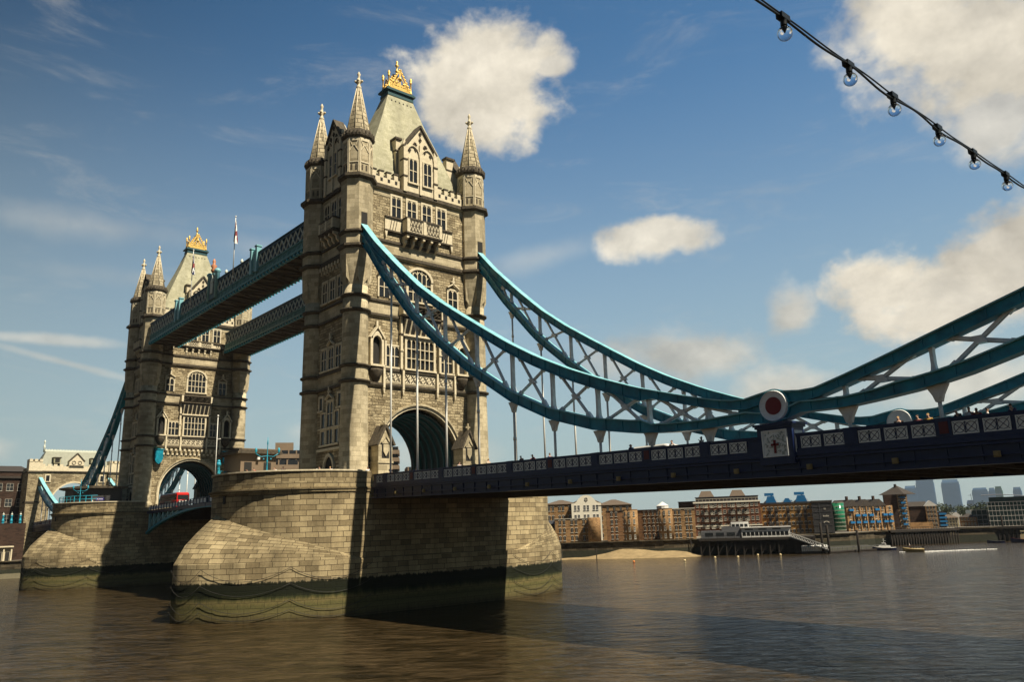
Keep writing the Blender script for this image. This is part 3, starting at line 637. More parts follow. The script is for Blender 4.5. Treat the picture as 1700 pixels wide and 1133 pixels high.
# ------------------------------------------------------------------ river piers
def pier_outline(hw,yst,ytip,n=14,sharp=1.0):
    """half plan from (+hw,-yst) round the west tip to (-hw,-yst); blend of round and pointed"""
    P=[]
    for k in range(n+1):
        t=PI/2*k/n
        x=hw*math.cos(t); y=yst+(ytip-yst)*math.sin(t)
        if sharp:
            xs=hw*(1-(k/n)**1.35); ys=yst+(ytip-yst)*(k/n)
            x=x*(1-sharp)+xs*sharp; y=y*(1-sharp)+ys*sharp
        P.append((x,-y))
    return P+[(-x,y) for x,y in P[::-1][1:]]
def full(P): return P+[(-x,-y) for x,y in P]
def make_pier():
    t=thing('bridge_pier','nearer massive granite river pier under the bridge, its foot green with algae','pier',(0,0,-4),'granite river piers')
    up=full(pier_outline(10.65,11.3,23.0,14,0.0)); lo=full(pier_outline(11.0,10.0,27.3,14,.30))
    mb=MB(); mb.strip(up,3,13.9); mb.strip(up,14.4,15.0)
    mb.build('pier_wall',M['granite'],t)
    mb=MB(); mb.strip(lo,-4,6.7)
    # conical cutwater roofs, swelling outwards
    for s in(-1,1):
        L=pier_outline(11.0,10.0,27.3,14,.30); U=pier_outline(10.65,11.3,23.0,14,0.0); n=len(L)
        rows=[]
        for f in(0,.25,.5,.75,1):
            row=[]
            for k in range(n):
                q=1-abs(k-(n-1)/2)/((n-1)/2); zt=6.7+5.1*q**.85
                x=L[k][0]*(1-f)+U[k][0]*f; y=L[k][1]*(1-f)+U[k][1]*f; z=6.7+(zt-6.7)*(f**.7)
                row.append((s*x,s*y,z))
            rows.append(row)
        I=[[mb.P(p) for p in r] for r in rows]; us=[0]
        for k in range(n-1): us.append(us[-1]+math.hypot(L[k+1][0]-L[k][0],L[k+1][1]-L[k][1]))
        V=[[6.7+f*2.6+(rows[j][k][2]-6.7)*.75 for k in range(n)] for j,f in enumerate((0,.25,.5,.75,1))]
        for j in range(len(rows)-1):
            for k in range(n-1): mb.F([I[j][k],I[j][k+1],I[j+1][k+1],I[j+1][k]],0,[(us[k],V[j][k]),(us[k+1],V[j][k+1]),(us[k+1],V[j+1][k+1]),(us[k],V[j+1][k])],True)
    mb.build('cutwater',M['granite'],t)
    mb=MB()
    for f,z0,z1 in((1.010,13.9,14.02),(1.004,14.02,14.16),(1.018,14.16,14.3),(1.008,14.3,14.4)):
        mb.loft([[(x*f,y*f,z) for x,y in up] for z in(z0,z1)],0,(1,1))
    mb.build('cornice',M['granite'],t)
    n=len(up); halves=[MB(),MB()]
    for i in range(n):
        a,b=up[i],up[(i+1)%n]; mb=halves[0 if a[1]+b[1]<0 else 1]
        if abs(a[1])<9.3 and abs(b[1])<9.3: continue
        if abs(a[0])==10.65 and abs(b[0])==10.65 and a[1]*b[1]<0:   # leave the roadway open
            for k_,(y0,y1) in enumerate(((-11.3,-9.9),(9.9,11.3))): halves[k_].box(a[0],a[0]*.955,y0,y1,15.003,16.1)
            continue
        q=[(a[0],a[1],15),(b[0],b[1],15),(b[0]*.955,b[1]*.955,15),(a[0]*.955,a[1]*.955,15)]; mb.ext(q,(0,0,1.08))
        q=[(a[0]*1.008,a[1]*1.008,16.08),(b[0]*1.008,b[1]*1.008,16.08),(b[0]*.945,b[1]*.945,16.08),(a[0]*.945,a[1]*.945,16.08)]; mb.ext(q,(0,0,.15),1)
    for mb in halves: mb.build('parapet',[M['granite'],M['trim']],t)
    mb=MB(); mb.ext([(x*.99,y*.99,14.6) for x,y in up],(0,0,.38)); mb.build('pavement',M['paving'],t)
    for s in(-1,1):
        for a in(-.5,.15):
            c,q=math.sin(a),math.cos(a); x,y=10.65*math.sin(a)*.999,-(11.3+11.7*math.cos(a))
            mb=MB(); mb.box(s*(x-.28),s*(x+.28),s*(y-.05),s*(y+.35),12.9,13.75); mb.build('drain_opening',M['dark'],t)
    # mooring chains hung in swags round the foot
    for lvl,sag in((6.2,1.3),(4.6,1.1),(3.0,1.2),(2.0,.9)):
        for s in(-1,1):
            L=pier_outline(11.0,10.0,27.3,28,.30); anchors=[0,10,22,28,34,46,56]
            mb=MB()
            for i,j in zip(anchors,anchors[1:]):
                pts=[]
                for k in range(i,j+1):
                    f=(k-i)/(j-i); pts.append((s*L[k][0]*1.008,s*L[k][1]*1.006,lvl-sag*4*f*(1-f)))
                mb.tube(pts,.024,4)
            mb.build('mooring_chain',M['iron'],t)
    return t
pier=make_pier()
pier_far=clone(pier,'farther granite river pier on the left, with a dark round-roofed cabin on top',(-82.3,0,-4),PI)
# ------------------------------------------------------------------ suspension chains of the side span
UT=[(6.3,47.5),(10.1,43.6),(14.9,39.35),(19.3,35.7),(23.3,32.9),(27,30.6),(30.4,28.55),(34.1,26.35),(37.9,24.35),(42,22.5),(45.6,21.1),(49.3,19.8),(53.5,18.6),(56.5,17.85),(58.35,17.55),(59.6,17.75),(60.6,17.95),(61.6,17.75),(63.4,17.55),(65.4,18.05),(68.1,18.8),(71.2,19.72),(75.9,21.1),(81,22.8),(87,24.9),(93,27.2)]
LB=[(6.1,45.2),(8.45,42.6),(11.8,38.5),(14.9,35.3),(17.8,32.3),(20.6,30.0),(23.7,27.6),(27.5,24.85),(29.8,23.45),(34.4,20.7),(39.4,18.5),(44.6,17.0),(48.9,16.3),(52.7,16.0),(55.3,15.93),(58.4,16.02),(59.6,15.8),(60.6,15.72),(61.6,15.85),(62.4,16.2),(65.6,16.15),(67.8,16.34),(70.4,16.62),(72.7,17.05),(75.2,17.7),(81,19.2),(87,21.3),(93,23.8)]
def itp(T,x):
    if x<=T[0][0]: return T[0][1]
    for (a,b),(c,d) in zip(T,T[1:]):
        if x<=c: return b+(d-b)*(x-a)/(c-a)
    return T[-1][1]
def dep(x):   # vertical depth of a chord
    if 58.5<x<63: return .75
    if x<50: return 1.05*(1+.5*max(0,(20-x)/20)) if x<20 else 1.02
    return .68 if x<68 else .78
def dens(a,b,st=1.0):
    n=max(1,int((b-a)/st)); return [a+(b-a)*k/n for k in range(n+1)]
HX=[13.4+5.25*i for i in range(9)]
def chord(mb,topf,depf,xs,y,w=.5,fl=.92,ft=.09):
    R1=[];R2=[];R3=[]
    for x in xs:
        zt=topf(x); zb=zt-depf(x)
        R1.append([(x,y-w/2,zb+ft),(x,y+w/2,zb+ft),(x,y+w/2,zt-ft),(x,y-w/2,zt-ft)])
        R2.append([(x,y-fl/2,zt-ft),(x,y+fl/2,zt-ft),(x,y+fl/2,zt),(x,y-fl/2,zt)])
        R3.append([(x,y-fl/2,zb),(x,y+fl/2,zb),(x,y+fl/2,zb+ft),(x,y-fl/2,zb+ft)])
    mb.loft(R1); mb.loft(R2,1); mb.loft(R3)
    x=xs[0]+1.2
    while x<xs[-1]:                              # riveted stiffeners
        zt=topf(x)-ft; zb=zt-depf(x)+2*ft; mb.box(x-.05,x+.05,y-w/2-.06,y+w/2+.06,zb,zt); x+=1.75
def make_chain(y,label):
    t=thing('suspension_chain',label,'bridge chain',(60.6,y,14.0),'blue suspension chains')
    ut=lambda x:itp(UT,x); lt=lambda x:itp(LB,x)+dep(x)
    mb=MB(); chord(mb,ut,dep,dens(6.3,93),y); mb.build('upper_chord',[M['teal'],M['tealsun']],t)
    mb=MB(); chord(mb,lt,dep,dens(6.1,93),y); mb.build('lower_chord',[M['teal'],M['tealsun']],t)
    # solid web where the chords run together
    mb=MB()
    for xs in(dens(6.2,11.6,.6),dens(58.0,63.2,.4)):
        mb.loft([[(x,y-.2,lt(x)-.1),(x,y+.2,lt(x)-.1),(x,y+.2,max(lt(x),ut(x)-dep(x)+.1)),(x,y-.2,max(lt(x),ut(x)-dep(x)+.1))] for x in xs])
    mb.build('web_plate',M['teal'],t)
    nodes=HX+[65.6,70.9,76.2,81.5,86.8]
    def strut(mb,a,b,w,wid=.34):
        a,b=Vector(a),Vector(b); d=b-a; c=(a+b)/2
        mb.bar(a,b,wid*.8,w*.42,(0,1,0)); mb.bar(a,a+d*.13,wid*.9,w*.95,(0,1,0)); mb.bar(b-d*.13,b,wid*.9,w*.95,(0,1,0))
        mb.bar(a,b,.08,w*.75,(0,1,0))
    for i,x in enumerate(nodes):
        zu,zl=ut(x)-dep(x)*.6,lt(x)-.1
        if zu-zl>.35:
            mb=MB(); n=8; h=zu-zl
            rs=[]
            for f,wd in((0,.40),(.10,.18),(.3,.12),(.7,.12),(.90,.18),(1,.40)):
                zz=zl+h*f; rs.append([(x-wd*.8,y-.2,zz),(x+wd*.8,y-.2,zz),(x+wd*.8,y+.2,zz),(x-wd*.8,y+.2,zz)])
            mb.loft(rs); mb.build('vertical_strut',M['white'],t)
        # hanger lug and rod
        zb=itp(LB,x)
        mb=MB(); mb.ext([(x-.62,y-.14,zb+.02),(x+.62,y-.14,zb+.02),(x+.3,y-.14,zb-.55),(x+.17,y-.14,zb-.95),(x-.17,y-.14,zb-.95),(x-.3,y-.14,zb-.55)],(0,.28,0))
        mb.tube([(x,y-.22,zb-.62),(x,y+.22,zb-.62)],.15,8)
        zd=rail_z(x)-1.5
        if zb-.9>zd: mb.tube([(x,y,zb-.85),(x,y,zd)],.115,8); mb.tube([(x,y,zb-3.2),(x,y,zb-3.5)],.16,8) if zb-5>zd else None
        mb.build('hanger',M['rodw'],t)
    pairs=[(a,b) for a,b in zip([8.4]+nodes,nodes)]
    for a,b in pairs:
        if a<57<b or a<60<b: continue
        ga,gb=ut(a)-lt(a)-dep(a),ut(b)-lt(b)-dep(b)
        if max(ga,gb)<.5: continue
        a2,b2=a+.75,b-.75
        if a<12: a2=11.2
        mb=MB(); mz=.4
        strut(mb,(a2,y,ut(a2)-dep(a2)*.7),(b2,y,lt(b2)-.2),.36); strut(mb,(a2,y,lt(a2)-.2),(b2,y,ut(b2)-dep(b2)*.7),.36)
        # gusset at the crossing
        u1,l1,u2,l2=ut(a2)-dep(a2)*.7,lt(a2)-.2,ut(b2)-dep(b2)*.7,lt(b2)-.2
        f=(u1-l1)/((u1-l1)+(u2-l2)); cx=a2+(b2-a2)*f; cz=u1+(l2-u1)*f
        mb.ext([(cx-.42,y-.2,cz+.22),(cx+.16,y-.2,cz+.22),(cx+.42,y-.2,cz-.22),(cx-.16,y-.2,cz-.22)],(0,.4,0))
        mb.build('cross_brace',M['white'],t)
    for a,b in((53.6,58.4),(62.4,65.6)):     # shallow end panels
        mb=MB(); a2,b2=a+.3,b-.3; strut(mb,(a2,y,ut(a2)-dep(a2)*.8),(b2,y,lt(b2)-.1),.3) if ut(b2)-lt(b2)>.8 else None
        if len(mb.v): mb.build('cross_brace',M['white'],t)
    # the pin roundel
    mb=MB()
    mb.T=lambda u,d,z:(60.85+u,y+d,16.83+z)
    n=32
    def disc(r,d0,d1,mi): mb.ext([(r*math.cos(2*PI*k/n),d0,r*math.sin(2*PI*k/n)) for k in range(n)],(0,d1-d0,0),mi)
    disc(1.12,-.42,.42,0)
    mb.build('pin_boss',M['teal'],t)
    mb=MB(mb.T)
    for s in(-1,1):
        for k in range(n):
            a0,a1=2*PI*k/n,2*PI*(k+1)/n
            P=lambda r,a,d:(r*math.cos(a),d*s,r*math.sin(a))
            mb.poly([P(.57,a0,.46),P(.57,a1,.46),P(.93,a1,.50),P(.93,a0,.50)]); mb.poly([P(.93,a0,.50),P(.93,a1,.50),P(.98,a1,.56),P(.98,a0,.56)]); mb.poly([P(.98,a0,.56),P(.98,a1,.56),P(1.03,a1,.42),P(1.03,a0,.42)])
            mb.poly([P(.57,a0,.46),P(.57,a1,.46),P(.57,a1,.5),P(.57,a0,.5)],1 if s*y>0 else 0)
        disc(.58,.48*s,.50*s,1 if s*y>0 else 0)
        mb.build('roundel',[M['panelw'],M['dred']],t); mb=MB(mb.T)
    return t
RZ=[(-41.15,16.0),(-10.65,15.75),(10.65,15.72),(35,15.3),(52,15.03),(61,14.88),(75,14.73),(93,14.5)]
def rail_z(x): return itp(RZ,x)
ch_w=make_chain(-9.15,'nearest blue suspension chain, with a white and red disc at its lowest point')
ch_e=make_chain(9.15,'blue suspension chain on the far side of the roadway, behind the nearest one')
for c,l in((ch_w,'blue chain on the far river side beyond the farther tower'),(ch_e,'dark blue chain sloping down to the left of the farther tower')):
    y=c.location.y; clone(c,l,(-82.3-60.6,-y,14.0),PI)
# ------------------------------------------------------------------ roadway of the side span
def rails_along(mb,xs,y0,y1,f0,f1,mi=0): mb.loft([[(x,y0,rail_z(x)+f0),(x,y1,rail_z(x)+f0),(x,y1,rail_z(x)+f1),(x,y0,rail_z(x)+f1)] for x in xs],mi)
def make_deck():
    t=thing('side_span','long side span roadway with deep dark navy girders between near tower and right edge','bridge deck',(52,0,12.5),'roadway spans')
    xs=dens(10.9,93,2.0)
    mb=MB(); rails_along(mb,xs,-9.3,9.3,-1.55,-1.2); mb.build('roadway',M['asphalt'],t)
    for s in(-1,1):
        mb=MB(); rails_along(mb,xs,s*9.3,s*9.95,-1.42,-1.18); rails_along(mb,xs,s*9.62,s*9.76,-2.5,-1.42); rails_along(mb,xs,s*9.5,s*10.02,-1.62,-1.5); rails_along(mb,xs,s*9.5,s*9.98,-2.2,-2.1); rails_along(mb,xs,s*9.35,s*10.05,-2.64,-2.5)
        for k in range(46):
            x=11.6+k*1.75; z=rail_z(x); mb.box(x-.05,x+.05,s*9.55,s*9.84,z-2.5,z-1.6)
        mb.build('edge_girder',M['navy'],t)
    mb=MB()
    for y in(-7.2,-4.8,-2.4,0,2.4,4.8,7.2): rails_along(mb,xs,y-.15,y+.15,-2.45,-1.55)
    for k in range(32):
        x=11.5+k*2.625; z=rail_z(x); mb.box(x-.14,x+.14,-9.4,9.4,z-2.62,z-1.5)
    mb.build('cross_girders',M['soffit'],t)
    for i in range(15):
        x=15.9+5.25*i; z=rail_z(x)
        mb=MB(); mb.box(x-.16,x+.16,-10.14,-9.99,z-2.3,z-1.98); mb.box(x-.1,x+.1,-10.2,-10.14,z-2.25,z-2.05); mb.build('lamp_box',M['brass'],t)
    return t
deck=make_deck()
PW=None
def make_panel():
    """one cast lattice panel, 1.16 x .62, centred on the origin, facing -Y"""
    mb=MB()
    mb.box(-.58,.58,-.02,.02,-.31,.31,0)
    for a,b,c,d in((-.58,.58,-.31,-.27),(-.58,.58,.27,.31),(-.58,-.54,-.27,.27),(.54,.58,-.27,.27)): mb.box(a,b,-.05,-.02,c,d,0)
    for cx in(-.27,.27):
        n=12
        for k in range(n):
            a0,a1=2*PI*k/n,2*PI*(k+1)/n
            mb.bar((cx+.24*math.cos(a0),-.035,.24*math.sin(a0)),(cx+.24*math.cos(a1),-.035,.24*math.sin(a1)),.03,.02,(0,1,0),1)
        for s in(-1,1): mb.bar((cx-.27,-.037,-.26*s),(cx+.27,-.037,.26*s),.03,.02,(0,1,0),1)
    mb.box(-.018,.018,-.05,-.02,-.27,.27,1)
    return mb
def make_railing(s,label):
    t=thing('bridge_railing',label,'railing',(52,s*9.75,13.4),'roadway railings')
    xs=dens(10.9,93,2.0)
    mb=MB(); rails_along(mb,xs,s*9.6,s*9.9,-.10,0); rails_along(mb,xs,s*9.66,s*9.84,-.22,-.10); rails_along(mb,xs,s*9.62,s*9.88,-1.17,-.95); rails_along(mb,xs,s*9.73,s*9.77,-.95,-.22)
    mb.build('top_rail',M['navy'],t)
    x0=HX[0]-5.25; first=None
    for i in range(16):
        x=x0+5.25*i
        if 58<x<63.2: x=None
        if x is not None and 10.9<x<93:
            z=rail_z(x); mb=MB(); mb.box(x-.42,x+.42,s*9.6,s*9.92,z-1.0,z+.02); mb.box(x-.2,x+.28,s*9.92,s*9.95,z-.86,z-.2,1); mb.build('post',[M['navy'],M['maroon'] if i%2==0 else M['navy']],t)
        xb=x0+5.25*i+.42
        for k in range(3):
            c=xb+.045+.65+k*1.54
            if c<11.6 or c>92 or 58.9<c<62.6: continue
            if s>0 and i%1: continue
            if first is None:
                mb=make_panel(); o=ORG[t.name]; T=lambda px,py,pz:(o.x+px,o.y+py,o.z+pz); mb.v=[Vector((o.x+p.x*1.12,o.y+p.y,o.z+p.z*1.16)) for p in mb.v]
                first=mb.build('lattice_panel',[M['panelw'],M['navy']],t); p=first
            else: p=first.copy(); COL.objects.link(p)
            z=rail_z(c); p.location=(c-52,s*(9.83-9.75),z-.585-13.4); sl=(rail_z(c+.5)-rail_z(c-.5)); p.rotation_euler=(0,-math.atan(sl),0 if s<0 else PI)
    return t
rail_w=make_railing(-1,'nearest navy railing with a long row of white lattice panels')
rail_e=make_railing(1,'navy lattice railing on the far edge of the side span roadway')
def make_pedestal(s,label):
    t=thing('chain_pedestal',label,'pedestal',(60.6,s*9.6,13.2),'pedestals under the chain discs')
    sh=lambda X,Y,Z:(X+.42,Y-s*.22 if abs(Y)>9.9 else Y,Z)
    mb=MB(sh); mb.box(59.35,61.85,s*8.7,s*10.35,13.0,15.35); mb.box(59.25,61.95,s*8.6,s*10.45,15.35,15.5); mb.box(59.15,62.05,s*8.5,s*10.52,15.5,15.64); mb.box(60.0,60.9,s*8.8,s*9.6,15.64,15.95); mb.build('pedestal_block',M['navy'],t)
    mb=MB(sh)
    yo=s*10.35
    mb.box(59.75,61.45,yo,yo+s*.04,13.55,15.15); 
    for a,b,c,d in((59.7,61.5,13.5,13.58),(59.7,61.5,15.12,15.2),(59.7,59.78,13.58,15.12),(61.42,61.5,13.58,15.12)): mb.box(a,b,yo,yo+s*.09,c,d)
    random.seed(5)
    for k in range(46):
        a=random.random()*6.28; x=59.9+random.random()*1.4; z=13.75+random.random()*1.25; l=.12+random.random()*.12
        mb.bar((x,yo+s*.06,z),(x+l*math.cos(a),yo+s*.06,z+l*math.sin(a)),.05,.05,(0,1,0),1)
    mb.box(60.53,60.67,yo+s*.04,yo+s*.12,13.72,14.55,2); mb.box(60.34,60.86,yo+s*.04,yo+s*.12,14.2,14.33,2)
    for q in(0,):
        mb.box(61.85,61.9,s*9.0,s*9.9,13.6,15.1); mb.box(61.9,61.93,s*9.2,s*9.7,13.7,14.5,2)
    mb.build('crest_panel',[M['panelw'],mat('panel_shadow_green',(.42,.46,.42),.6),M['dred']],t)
make_pedestal(-1,'navy pedestal below the white and red disc, its white panel showing a red cross')
# ------------------------------------------------------------------ bascule span between the towers
def make_bascule():
    t=thing('bascule_span','nearer drawbridge leaf between the two piers with arched blue lattice girders','drawbridge',(-25.9,0,12),'drawbridge leaves')
    bot=lambda x:10.0+(14.0-10.0)*math.sin(min(1,(-x-10.65)/30.5)*PI/2)**.8
    xs=dens(-41.05,-10.8,1.2); rz=lambda x:15.35+.35*(-x-10.65)/30.5
    mb=MB(); mb.loft([[(x,-9.0,rz(x)-1.4),(x,9.0,rz(x)-1.4),(x,9.0,rz(x)-1.1),(x,-9.0,rz(x)-1.1)] for x in xs]); mb.build('roadway',M['asphalt'],t)
    for s in(-1,1):
        y=s*9.2
        mb=MB()
        mb.loft([[(x,y-.3,bot(x)),(x,y+.3,bot(x)),(x,y+.3,bot(x)+.4),(x,y-.3,bot(x)+.4)] for x in xs])
        mb.build('arched_chord',M['turq'],t)
        mb=MB(); mb.loft([[(x,y-.32,rz(x)-1.55),(x,y+.32,rz(x)-1.55),(x,y+.32,rz(x)-1.0),(x,y-.32,rz(x)-1.0)] for x in xs]); mb.build('top_chord',M['navy'],t)
        mb=MB()
        for k in range(11):
            x=-12-k*2.6; zt=rz(x)-1.5
            if zt-bot(x)>.7: mb.box(x-.28,x+.28,y-.2,y+.2,bot(x)+.3,zt); 
            x2=x-2.6
            if zt-bot(x2)>.7: mb.bar((x,y,bot(x)+.4),(x2,y,rz(x2)-1.6),.3,.22,(0,1,0))
        mb.build('girder_web',M['ltblue'],t)
        mb=MB(); mb.loft([[(x,y-.1,rz(x)-.08),(x,y+.1,rz(x)-.08),(x,y+.1,rz(x)),(x,y-.1,rz(x))] for x in xs],1)
        for k in range(20):
            x=-11.3-k*1.5; mb.box(x-.45,x+.45,y-.04,y+.04,rz(x)-.85,rz(x)-.2,0); mb.box(x-.85,x-.65,y-.09,y+.09,rz(x)-1.0,rz(x)+.02,1)
        mb.build('parapet_rail',[M['panelw'],M['navy']],t)
    mb=MB()
    for k in range(14): x=-12-k*2.1; mb.box(x-.12,x+.12,-9,9,max(bot(x)+.5,rz(x)-2.8),rz(x)-1.4)
    mb.build('cross_girders',M['soffit'],t)
    return t
bas=make_bascule(); clone(bas,'farther drawbridge leaf, meeting the nearer one halfway between the piers',(-82.3+25.9,0,12),PI)
d2=clone(deck,'far side span roadway beyond the farther tower',(-82.3-52,0,12.5),PI)
clone(rail_w,'far side span railing on the downstream edge',(-82.3-52,9.75,13.4),PI); clone(rail_e,'small dark railing of the far side span at the left edge',(-82.3-52,-9.75,13.4),PI)
# ------------------------------------------------------------------ high level walkways
def make_walkway(s,label):
    yo,yi=s*10.2,s*5.0; x0,x1=-75.3,-7.0
    t=thing('high_walkway',label,'walkway',(-41.15,s*7.6,47),'high level walkways')
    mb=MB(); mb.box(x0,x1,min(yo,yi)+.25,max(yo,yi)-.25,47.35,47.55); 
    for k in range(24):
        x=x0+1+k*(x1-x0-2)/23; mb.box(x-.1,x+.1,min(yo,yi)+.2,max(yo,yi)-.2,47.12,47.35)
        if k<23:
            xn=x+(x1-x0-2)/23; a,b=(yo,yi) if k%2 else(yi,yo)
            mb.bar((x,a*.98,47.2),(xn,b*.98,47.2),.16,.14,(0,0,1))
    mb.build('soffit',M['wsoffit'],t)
    mb=MB(); ya,yb=min(yo,yi),max(yo,yi); mb.box(x0,x1,ya+.2,yb-.2,51.15,51.3); mb.ext([(x0,ya+.2,51.3),(x0,yb-.2,51.3),(x0,(ya+yb)/2,51.9)],(x1-x0,0,0)); mb.build('roof',M['wblue'],t)
    for y,sg in((yo,s),(yi,-s)):
        T=frame((0,y,0),(1,0,0),(0,sg,0))
        mb=MB(T); mb.box(x0,x1,-.2,.1,50.85,51.25); mb.box(x0,x1,-.2,.22,51.2,51.38); mb.build('top_chord',M['wblue'],t)
        mb=MB(T); mb.box(x0,x1,-.15,.05,47.75,48.75); mb.box(x0,x1,-.2,.2,48.68,48.84); mb.box(x0,x1,-.25,.25,47.45,47.75); mb.box(x0,x1,-.25,.12,47.1,47.3)
        n=44
        for k in range(n): x=x0+.6+k*(x1-x0-1.2)/(n-1); mb.box(x-.06,x+.06,.05,.13,47.8,48.7); mb.bar((x+.15,.08,47.9),(x+1.2,.08,48.6),.05,.05,(0,1,0)); mb.bar((x+1.2,.08,47.9),(x+.15,.08,48.6),.05,.05,(0,1,0))
        mb.build('panel_band',M['wgreen'],t)
        mb=MB(T)
        for k in range(60): x=x0+.5+k*(x1-x0-1)/59; mb.box(x-.17,x+.17,-.2,.34,47.0,47.3)
        mb.box(x0+.3,x1-.3,-.2,-.05,47.05,47.25); mb.build('bracket_row',M['turq'],t)
        mb=MB(T); n=46; st=(x1-x0)/n
        for k in range(n):
            a=x0+k*st; b=a+st
            mb.bar((a,.04,48.85),(b,.04,50.85),.12,.13,(0,1,0)); mb.bar((b,.06,48.85),(a,.06,50.85),.12,.13,(0,1,0))
        mb.build('lattice',M['lattice'],t)
        mb=MB(T); mb.box(x0,x1,-.14,-.1,48.8,50.9); mb.build('glazing',M['wblue'],t)
    T=frame((0,yo,0),(1,0,0),(0,s,0))
    for x in(-23.8,-58.5):
        mb=MB(T)
        for d in(-1.0,1.0): mb.box(x+d-.32,x+d+.32,-.3,.42,48.3,52.3); mb.box(x+d-.42,x+d+.42,-.38,.52,52.3,52.5)
        mb.box(x-.7,x+.7,-.1,.2,48.6,52.0); mb.box(x-.4,x+.4,.2,.28,49.2,51.4,1); mb.build('pylon',[M['ltblue'],M['wgreen']],t)
    mb=MB(T)
    for d in(-1.7,1.7):
        p=T(-41.15+d,.1,0); mb.T=None; mb.lathe(p[0],p[1],[(.38,48.2),(.38,52.6),(.55,52.8),(.55,53.1),(.35,53.3)],10); mb.T=T
    mb.build('column',M['ltblue'],t)
    mb=MB(T); mb.ext([(-42.5,0,48.3),(-39.8,0,48.3),(-39.8,0,51.8),(-41.15,0,53.2),(-42.5,0,51.8)],(0,.3,0)); mb.box(-41.7,-40.6,.3,.42,49.3,51.2,1); mb.ext([(-41.9,.3,51.3),(-40.4,.3,51.3),(-41.15,.3,52.6)],(0,.1,0),1)
    mb.build('coat_of_arms',[M['tdark'],M['lattice']],t)
    mb=MB(); p=T(-41.15,.15,0); mb.lathe(p[0],p[1],[(.3,53.0),(.5,53.4),(.3,53.8),(.55,54.2),(.2,54.6),(.3,55.0),(.08,55.5)],10); mb.build('finial',M['copper'],t)
    for x in(-36.5,-30.0):
        mb=MB(); p=T(x,-.3,0); mb.lathe(p[0],p[1],[(.12,51.2),(.12,51.7),(.3,51.9),(.1,52.4)],8); mb.build('knob',M['lattice'],t)
    return t
wk=make_walkway(-1,'nearer high walkway joining the two towers, with a coat of arms at its middle')
make_walkway(1,'farther high walkway joining the two towers, seen through the gap on the right')
def flag_cols(kind):
    m=bpy.data.materials.new('flag_'+kind); return m
def make_flag(x,label,flabel,zt,kind):
    t=thing('flagpole',label,'flagpole',(x,-10.5,49.6),'flagpoles on the walkway')
    mb=MB(); mb.tube([(x,-10.5,49.6),(x,-10.5,zt)],[.10,.05],8); mb.ball((x,-10.5,zt+.1),.14,8); mb.box(x-.15,x+.15,-10.6,-10.3,49.7,50.0); mb.build('pole',M['rodw'],t)
    z1=zt-.6; H=3.6; n=14
    f=MB(); W_=1.0
    def pt(i,j): # flag hanging limp in folds
        u=i/n; v=j/8; return (x+.06+W_*u*(.35+.65*v)+.10*math.sin(u*9+v*3), -10.5+.22*math.sin(u*11+v*2)*(.3+v), z1-H*v-.9*u*(1-.2*v))
    for i in range(n):
        for j in range(8):
            u=(i+.5)/n
            if kind=='cross': mi=1 if (abs(u-.5)<.2 or j in(3,4)) else 0
            else: mi=1 if (abs(u-.5)<.1 or j in(3,4)) else(2 if (i+j)%3 else 0)
            f.poly([pt(i,j),pt(i+1,j),pt(i+1,j+1),pt(i,j+1)],mi)
    f.build('flag',[M['rodw'],M['dred'],M['navy']],t)
make_flag(-32.0,'tall white flagpole with a limp white flag bearing a red cross','',60.1,'cross')
make_flag(-51.6,'flagpole with a limp red, white and blue flag in front of the far roof','',60.0,'jack')
# ------------------------------------------------------------------ river, banks
WZ=.9
def water_mat():
    m=bpy.data.materials.new('river_water'); m.use_nodes=True; N=m.node_tree.nodes; L=m.node_tree.links; b=N['Principled BSDF']
    b.inputs['Roughness'].default_value=.09; b.inputs['IOR'].default_value=1.33; b.inputs['Specular IOR Level'].default_value=.5
    tx=N.new('ShaderNodeTexCoord')
    def nz(sx,sy,sc_,det,ro,dist=0):
        ro_=N.new('ShaderNodeVectorRotate'); ro_.rotation_type='Z_AXIS'; ro_.inputs['Angle'].default_value=R(-49.5); L.new(tx.outputs['Object'],ro_.inputs['Vector'])
        mp=N.new('ShaderNodeMapping'); mp.inputs['Scale'].default_value=(sx,sy,1); L.new(ro_.outputs[0],mp.inputs[0])
        n=N.new('ShaderNodeTexNoise'); n.inputs['Scale'].default_value=sc_; n.inputs['Detail'].default_value=det; n.inputs['Roughness'].default_value=ro; n.inputs['Distortion'].default_value=dist
        L.new(mp.outputs[0],n.inputs['Vector']); return n.outputs[0]
    a=nz(.5,1,.34,3,.5,.9); c=nz(.6,1,1.15,4,.6,.8); d=nz(.7,1,3.6,5,.6)
    def mul(x,k,y=None):
        q=N.new('ShaderNodeMath'); q.operation='MULTIPLY_ADD'; L.new(x,q.inputs[0]); q.inputs[1].default_value=k
        if y is None: q.inputs[2].default_value=0
        else: L.new(y,q.inputs[2])
        return q.outputs[0]
    h=mul(a,.62,mul(c,.34,mul(d,.06)))
    bp=N.new('ShaderNodeBump'); bp.inputs['Strength'].default_value=1.0; bp.inputs['Distance'].default_value=1; L.new(h,bp.inputs['Height']); L.new(bp.outputs[0],b.inputs['Normal'])
    e=nz(.42,1,.55,10,.75,1.4); r=N.new('ShaderNodeValToRGB'); r.color_ramp.elements[0].position=.40; r.color_ramp.elements[1].position=.62
    r.color_ramp.elements[0].color=(*(.010,.007,.002),1); r.color_ramp.elements[1].color=(*(.068,.046,.022),1); L.new(e,r.inputs[0]); L.new(r.outputs[0],b.inputs['Base Color'])
    return m
M['water']=water_mat()
mb=MB(); mb.poly([(-4500,-3000,WZ),(3500,-3000,WZ),(3500,4500,WZ),(-4500,4500,WZ)])
tag(mb.build('water',M['water']),kind='structure')
M['mud']=mat('river_bed',(.06,.05,.03),.9)
